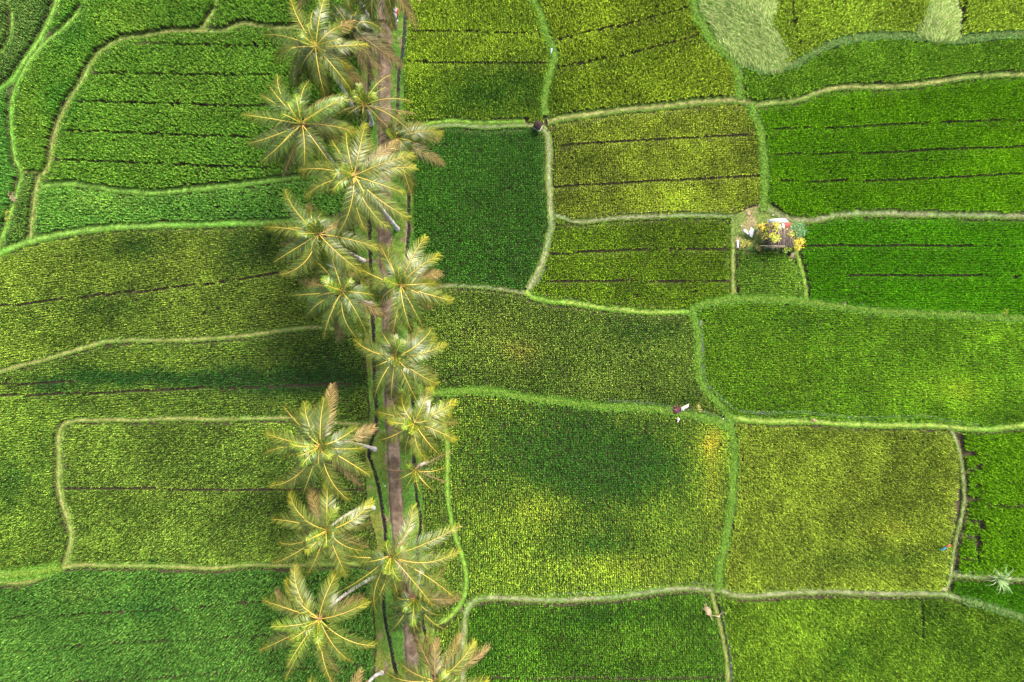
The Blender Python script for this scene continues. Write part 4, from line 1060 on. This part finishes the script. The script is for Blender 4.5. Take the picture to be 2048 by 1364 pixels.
# pale arching grass clump
def arch_clump():
    B = P(1993, 1155, BZ); B[2] = .2
    rg = np.random.default_rng(3)
    V, F, C = [], [], []
    for k in range(70):
        th = rg.random() * 6.283; L = .5 + 1.5 * rg.random(); hh = .9 + .5 * rg.random()
        d2 = np.array([math.cos(th), math.sin(th), 0]); s2 = np.array([-d2[1], d2[0], 0]) * (.022 + .02 * rg.random())
        o = len(V)
        for t in np.linspace(0, 1, 7):
            p = d2 * L * t + np.array([0, 0, hh * math.sin(t * 2.3)])
            wv = s2 * (1 - t * .9); V += [p - wv, p + wv]
        for i in range(6): F.append([o + 2 * i, o + 2 * i + 1, o + 2 * i + 3, o + 2 * i + 2])
        c = np.array([[.30, .48, .16], [.55, .66, .34], [.2, .4, .1]][rg.integers(0, 3)]) * .75 * (.8 + .3 * rg.random())
        C += [c] * 14
    o = mesh_obj("arching_grass", np.array(V), np.array(F), M_plant, col=np.array(C))
    o.location = tuple(B)
    tag(o, "pale arching grass clump spilling over the thin bank at the lower right edge", "grass clump")
arch_clump()

# ------------------------------------------------------------------ the field hut
def hut():
    c = P(*zz(1250, 620), 2.0)
    root = empty("field_hut", (c[0], c[1], .2)); tag(root, "small field hut with grey brown board roof patched by grey and red sheets", "hut")
    off = np.array([c[0], c[1], .2])
    def W(zx, zy, z): return P(*zz(zx, zy), z)
    rf = MB()
    # roof of parallel boards running down the slope
    tl, tr, br_, bl = W(1000, 480, 2.35), W(1460, 470, 2.4), W(1515, 860, 1.95), W(985, 862, 1.9)
    nb = 12
    for i in range(nb):
        a, b = i / nb + .006, (i + 1) / nb - .006
        dz = .012 * (i % 2)
        q = [tl + (tr - tl) * a, tl + (tr - tl) * b, bl + (br_ - bl) * b, bl + (br_ - bl) * a]
        rf.sheet([v + [0, 0, dz] for v in q], .03)
    roof = rf.build("roof", M_thatch, root, off=off)
    pb = MB()
    for zx in (1190, 1300): pb.tube([W(zx + 15, 500, 2.44), W(zx, 850, 2.02)], .03, 6)
    pb.build("roof_batten", M_pole, roof, off=off)
    ts = MB(); ts.sheet([W(955, 305, 2.5), W(1090, 280, 2.56), W(1280, 268, 2.58), W(1340, 272, 2.58), W(1420, 355, 2.55), W(1200, 368, 2.52), W(1010, 360, 2.5)], .02)
    ts.build("tin_sheet", M_tin, root, off=off)
    rs = MB(); rs.sheet([W(1205, 372, 2.47), W(1495, 366, 2.47), W(1400, 465, 2.42), W(1225, 485, 2.42)], .02)
    rs.build("red_sheet", M_red, root, off=off)
    wr = MB(); wr.sheet([W(1262, 380, 2.52), W(1308, 376, 2.52), W(1330, 480, 2.47), W(1280, 482, 2.47)], .015)
    wr.sheet([W(1175, 440, 2.5), W(1240, 400, 2.51), W(1262, 480, 2.47), W(1195, 500, 2.46)], .015)
    wr.build("white_rag", M_white, root, off=off)
    sb = MB(); sb.sheet([W(1010, 372, 2.46), W(1200, 372, 2.46), W(1190, 480, 2.4), W(960, 440, 2.4), W(900, 390, 2.4)], .03)
    sb.sheet([W(860, 690, 1.7), W(930, 620, 1.75), W(985, 640, 1.75), W(960, 720, 1.7)], .03)
    sb.build("loose_board", M_thatch, root, off=off)
    for zx, zy in ((1020, 500), (1450, 490), (1490, 840), (1010, 840)):
        w = W(zx, zy, 2.0); m = MB(); m.tube([[w[0], w[1], .1], [w[0], w[1], 1.98]], .05, 7); m.build("post", M_pole, root, off=off)
    fl = MB(); a = W(1250, 660, 1.9); fl.box((a[0], a[1], .75), (2.2, 1.7, .06)); fl.build("platform", M_thatch, root, off=off)
    pole = MB(); pole.tube([W(815, 835, 2.05), W(1340, 838, 2.08)], .035, 6); pole.tube([W(980, 862, 2.0), W(1330, 860, 2.02)], .025, 6)
    pole.build("eave_pole", M_pole, root, off=off)
    for (a, b) in (((780, 800), (890, 725)), ((870, 815), (960, 745)), ((905, 930), (960, 845))):
        m = MB(); m.tube([W(*a, .25), W(*b, 1.85)], .03, 6); m.build("prop", M_pole, root, off=off)
    fr = MB(); rg = np.random.default_rng(9)
    for k in range(16):
        x = 1040 + 75 * rg.random() + (110 * (k % 3 == 0)); p = W(x, 862, 1.93); q = W(x + 15 * rg.normal(), 900 + 45 * rg.random(), 1.35 + .3 * rg.random())
        fr.tube([p, (p + q) / 2 + [0, 0, .05], q], [.014, .012, .006], 4)
    fr.build("eave_fringe", M_straw, root, off=off)
hut()

def simple(name, label, cat, mb, mat, group=None):
    V = np.concatenate(mb.v); c = V.mean(0); c[2] = V[:, 2].min()
    o = mb.build(name, mat, off=c); o.location = tuple(c)
    tag(o, label, cat, group); return o
def Wz(zx, zy, z): return P(*zz(zx, zy), z)
# crumpled white plastic on a stick beside the hut
def stick_sheet(name, label, poly, z, mat, stick=None, th=.02, cat="plastic sheet"):
    pts = [P(x, y, z + .12 * math.sin(i * 2.1)) for i, (x, y) in enumerate(poly)]
    c = np.mean(pts, 0); root = empty(name, (c[0], c[1], .2)); tag(root, label, cat)
    m = MB(); m.sheet(pts, th); m.build("sheet", mat, root, off=(c[0], c[1], .2))
    s = stick or (poly[0][0], poly[0][1])
    a = P(s[0], s[1], z); m = MB(); m.tube([[a[0], a[1], .1], [a[0], a[1], z + .02]], .022, 6); m.build("stick", M_pole, root, off=(c[0], c[1], .2))
Z = lambda L_: [zz(*q) for q in L_]
stick_sheet("plastic_sheet", "narrow white plastic sheet on the yard, left one of the two", Z([(470,520),(500,490),(545,510),(585,570),(583,610),(530,580),(490,545)]), .9, M_white)
stick_sheet("plastic_sheet", "larger pointed white plastic sheet on the yard, right one of the two", Z([(585,530),(625,520),(622,470),(640,450),(690,510),(698,570),(655,665),(620,645),(590,590)]), 1.0, M_white)
m = MB(); m.box(Wz(365, 800, .42), (.22, .86, .05), rz=-.03); m.box(Wz(365, 800, .36), (.16, .8, .05), rz=-.03)
simple("white_plank", "short white plank lying on the thin tan bank left of the hut", "plank", m, M_white)
m = MB()
rg_ = np.random.default_rng(5)
for k in range(26):
    a = Wz(1500 + rg_.normal(0, 22), 990 + rg_.normal(0, 14), .5 + .1 * rg_.random()); b = Wz(1440 + rg_.normal(0, 40), 1110 + rg_.normal(0, 26), .3)
    m.tube([a, (a + b) / 2 + [0, 0, .08], b], [.02, .016, .008], 4)
simple("straw_bundle", "pinkish straw bundle leaning on the bank below the hut's right shrub", "straw", m, M_straw)
def straw(name, label, px, py, r, n, z=.3, mat=None, ang=None):
    m = MB(); rg = np.random.default_rng(int(px + py))
    for k in range(n):
        th = rg.random() * 6.28 if ang is None else ang + rg.normal(0, .5)
        c = P(px + rg.normal(0, r * 3), py + rg.normal(0, r * 3), z); L = r * (.5 + .8 * rg.random())
        d2 = np.array([math.cos(th), math.sin(th), 0]) * L
        m.tube([c - d2, c + [0, 0, .07], c + d2], [.012, .02, .008], 4)
    simple(name, label, "straw", m, mat or M_straw)
straw("straw_wisp", "pink dry leaf scrap at the upper left of the hut yard", 1497.5, 428, .25, 12)
straw("straw_wisp", "orange straw scrap at the foot of the bright olive paddy's right corner", 1886, 1177, .35, 22, .35, None, -.3)
straw("straw_wisp", "small straw scrap on the bank where the lush lower right bank begins", 1929, 1199, .25, 12, .35)
straw("straw_wisp", "pale straw scrap on the green bank at the right above the olive paddy", 1628, 839, .3, 14, .35, None, .1)
# fallen dry palm leaf and stick by the bottom bank
m = MB(); rg_ = np.random.default_rng(6)
for k in range(34):
    a = P(1421 + rg_.normal(0, .8), 1230 + rg_.normal(0, 1), 1.0); b = P(1414 + rg_.normal(0, 3.8), 1216 + rg_.normal(0, 5), 1.0 + .2 * rg_.random())
    m.tube([a, (a + b) / 2 + [0, 0, .12], b], [.035, .03, .012], 4)
m.tube([P(1418, 1225, 1.0), P(1422, 1235, .9), P(1426, 1245, .6)], [.08, .05, .02], 6)
m.tube([P(1404, 1222, .8), P(1409, 1219, .95), P(1415, 1221, 1.0)], .015, 5)
simple("dry_leaf_bundle", "cream dry leaf bundle standing by the bank between the bottom paddies", "dry leaves", m, M_straw)
m = MB(); m.tube([P(1420, 1230, .8), P(1431, 1232, .6), P(1437, 1233, .5), P(1442, 1227, .55), P(1449, 1224, .6)], [.02, .03, .05, .03, .03], 6)
m.ball(P(1450, 1225, .6), (.16, .12, .08), 8, .4); m.ball(P(1437, 1233, .5), (.18, .1, .07), 8, .4)
simple("bent_branch", "bent pale branch bridging the narrow water channel beside the dry leaf bundle", "branch", m, M_straw)
# pale cloth
def rz6(L_): return [(1300 + a / 10.24, 780 + b / 10.24) for a, b in L_]
stick_sheet("pale_cloth", "pale pinkish cloth hung over the wet bank beside the maroon shrub", rz6([(640,350),(700,330),(802,280),(785,350),(720,380),(705,430),(630,425)]), .9, M_cream, cat="cloth")
m = MB(); m.ball(P(1356.8, 838.5, .8), (.15, .2, .1), 8, .4); m.ball(P(1355.5, 843, .75), (.09, .14, .08), 8, .4); m.tube([P(1356.5, 840, .1) * [1, 1, 0] + [0, 0, .1], P(1356.5, 840, .75)], .02, 5)
simple("pink_rag", "small pink rag on a stick in the rice below the maroon shrub", "rag", m, M_cream)
m = MB(); m.box(P(1446.5, 838.5, .35), (.14, .3, .08), rz=.3); m.ball(P(1444.8, 846.5, .34), (.08, .07, .05), 7, .3)
simple("white_block", "small white block where the green banks meet at the right", "block", m, M_stone)
# cloth on a line at lower right: turquoise, blue, red
def banner():
    c = P(1890, 1096, 1.0); root = empty("cloth_streamer", (c[0], c[1], .1)); tag(root, "turquoise, blue and red cloth streamer over the olive paddy at the lower right", "streamer")
    q = lambda L_, z: [P(1860 + a / 17.92, 1070 + b / 17.92, z) for a, b in L_]
    off = (c[0], c[1], .1)
    for nm, mat, pl, z in (("turquoise_strip", M_cyan, [(345,515),(420,515),(570,425),(600,440),(560,510),(440,560),(395,540)], 1.0), ("blue_strip", M_blue, [(420,525),(560,435),(615,410),(630,430),(560,490),(450,545)], 1.03),
                           ("red_strip", M_redcloth, [(560,430),(640,375),(700,345),(790,352),(770,385),(680,400),(610,445)], 1.06)):
        m = MB(); m.sheet(q(pl, z), .015); m.build(nm, mat, root, off=off)
    m = MB(); a = P(1860 + 600 / 17.92, 1070 + 440 / 17.92, 1.0); m.tube([[a[0], a[1], 0], [a[0], a[1], 1.02]], .02, 6); m.build("pole", M_pole, root, off=off)
banner()
def person_like_cloth():
    c = P(1103.5, 101, .9); root = empty("blue_flag", (c[0], c[1], .2)); tag(root, "narrow pale blue flag on the lush bank at top centre", "flag")
    q = lambda L_, z: [P(1080 + a / 17.92, 75 + b / 17.92, z) for a, b in L_]
    off = (c[0], c[1], .2)
    m = MB(); m.sheet(q([(395,395),(440,385),(435,470),(405,600),(390,590)], .95), .015); m.build("cloth", M_pale_blue, root, off=off)
    m = MB(); m.sheet(q([(440,378),(470,375),(455,430),(437,450)], .9), .015); m.build("blue_edge", M_blue, root, off=off)
    m = MB(); a = P(1080 + 420 / 17.92, 75 + 400 / 17.92, .9); m.tube([[a[0], a[1], .1], [a[0], a[1], .93]], .02, 6); m.build("pole", M_pole, root, off=off)
person_like_cloth()
# streamers pile at the top
def streamers():
    c = P(787, 27, 1.2); root = empty("offering_streamers", (c[0], c[1], .35)); tag(root, "bundle of white and red paper streamers beside the path at the top", "streamers")
    off = np.array([c[0], c[1], .35]); rg = np.random.default_rng(8)
    q = lambda a, b, z: P(765 + a / 14.93, b / 14.93, z)
    for k in range(15):
        u = k / 14
        x0 = 235 + 245 * u; top = 150 + 110 * rg.random() + 60 * u; x1 = 330 + 110 * u; bot = 470 + 190 * math.sin(u * 2.6) - 30 * (u < .3)
        w = 13
        m = MB(); z = 1.6 + .12 * rg.random()
        m.sheet([q(x0 - w, top, z), q(x0 + w, top, z), q((x0 + x1) / 2 + w, (top + bot) / 2, z + .06), q(x1 + w * .7, bot, z - .5), q(x1 - w * .7, bot, z - .5), q((x0 + x1) / 2 - w, (top + bot) / 2, z + .06)], .012)
        m.build("paper_strip", M_redcloth if u > .8 else (M_cream if u > .6 else M_white), root, off=off)
    m = MB(); m.sheet([q(375, 590, 1.2), q(440, 560, 1.2), q(480, 640, 1.1), q(430, 640, 1.1), q(412, 735, 1.0), q(385, 700, 1.0)], .015); m.build("paper_tail", M_cream, root, off=off)
    m = MB(); m.tube([q(400, 600, .2), q(370, 400, 1.5)], .03, 6); m.build("pole", M_pole, root, off=off)
streamers()
# small dark thatched shrine
def shrine():
    cx, cy = 1050 + 475 / 17.92, 225 + 430 / 17.92
    c = P(cx, cy, 1.5); root = empty("field_shrine", (c[0], c[1], .25)); tag(root, "tiny shrine with a dark square thatched roof where the banks meet at upper centre", "shrine")
    off = np.array([c[0], c[1], .25]); a = math.radians(-27); r = .42
    cs = [np.array([c[0] + r * 1.414 * math.cos(a + k * math.pi / 2 + math.pi / 4), c[1] + r * 1.414 * math.sin(a + k * math.pi / 2 + math.pi / 4), 1.45]) for k in range(4)]
    m = MB(); ap = np.array([c[0], c[1], 1.80])
    V = np.array(cs + [ap] + [v - [0, 0, .08] for v in cs]); m.add(V, [[0, 5, 6, 1], [1, 6, 7, 2], [2, 7, 8, 3], [3, 8, 5, 0], [5, 8, 7, 6]], [[0, 1, 4], [1, 2, 4], [2, 3, 4], [3, 0, 4]])
    m.build("roof", M_darkthatch, root, off=off)
    m = MB(); m.ball(ap, .06, 7); m.build("finial", M_darkthatch, root, off=off)
    for k in range(4):
        p = c[:2] + (cs[k][:2] - c[:2]) * .7; m = MB(); m.tube([[p[0], p[1], .1], [p[0], p[1], 1.42]], .03, 6); m.build("post", M_pole, root, off=off)
    m = MB(); m.box((c[0], c[1], .85), (.62, .62, .05), rz=a); m.build("shelf", M_thatch, root, off=off)
    m = MB(); m.box((c[0], c[1], .32), (.75, .75, .2), rz=a); m.build("base", M_stone, root, off=off)
shrine()
m = MB(); m.sheet([P(1716, 609, .35), P(1721, 604, .4), P(1727, 605, .45), P(1728, 608, .35), P(1723, 611, .33), P(1719, 609.5, .42)], .02)
simple("plastic_scrap", "blue white plastic scrap in the mud edge below the deep vivid green paddy", "rubbish", m, M_pale_blue)
# pale stones and husks
for lb, px, py, r in [("pale coconut husk on the verge below the dark centred palm, by the right ditch", 845.5, 1145, .14), ("white stone at the left path edge near the top", 754, 77, .12),
   ("flat white stone in the middle of the path near the top", 772, 87, .14), ("white stone at the right verge below the streamers", 797, 78, .07),
   ("white stone on the yard left of the plastic sheets", zz(440, 430)[0], zz(440, 430)[1], .10), ("yellowish stone between the plastic sheets and the hut", zz(768, 505)[0], zz(768, 505)[1], .14),
   ("white stone above the hut roof on the yard", zz(1085, 210)[0], zz(1085, 210)[1], .10),
   ("pale husk on the left verge beside the path, lower half", 770, 972, .10), ("small pale stone at the right end of the paddy's upper edge by the yard", 1521, 395, .10)]:
    c = P(px, py, .4); m = MB(); m.ball((c[0], c[1], .38), (r, r * .85, r * .6), 9, .25); simple("pale_stone", lb, "stone", m, M_stone)
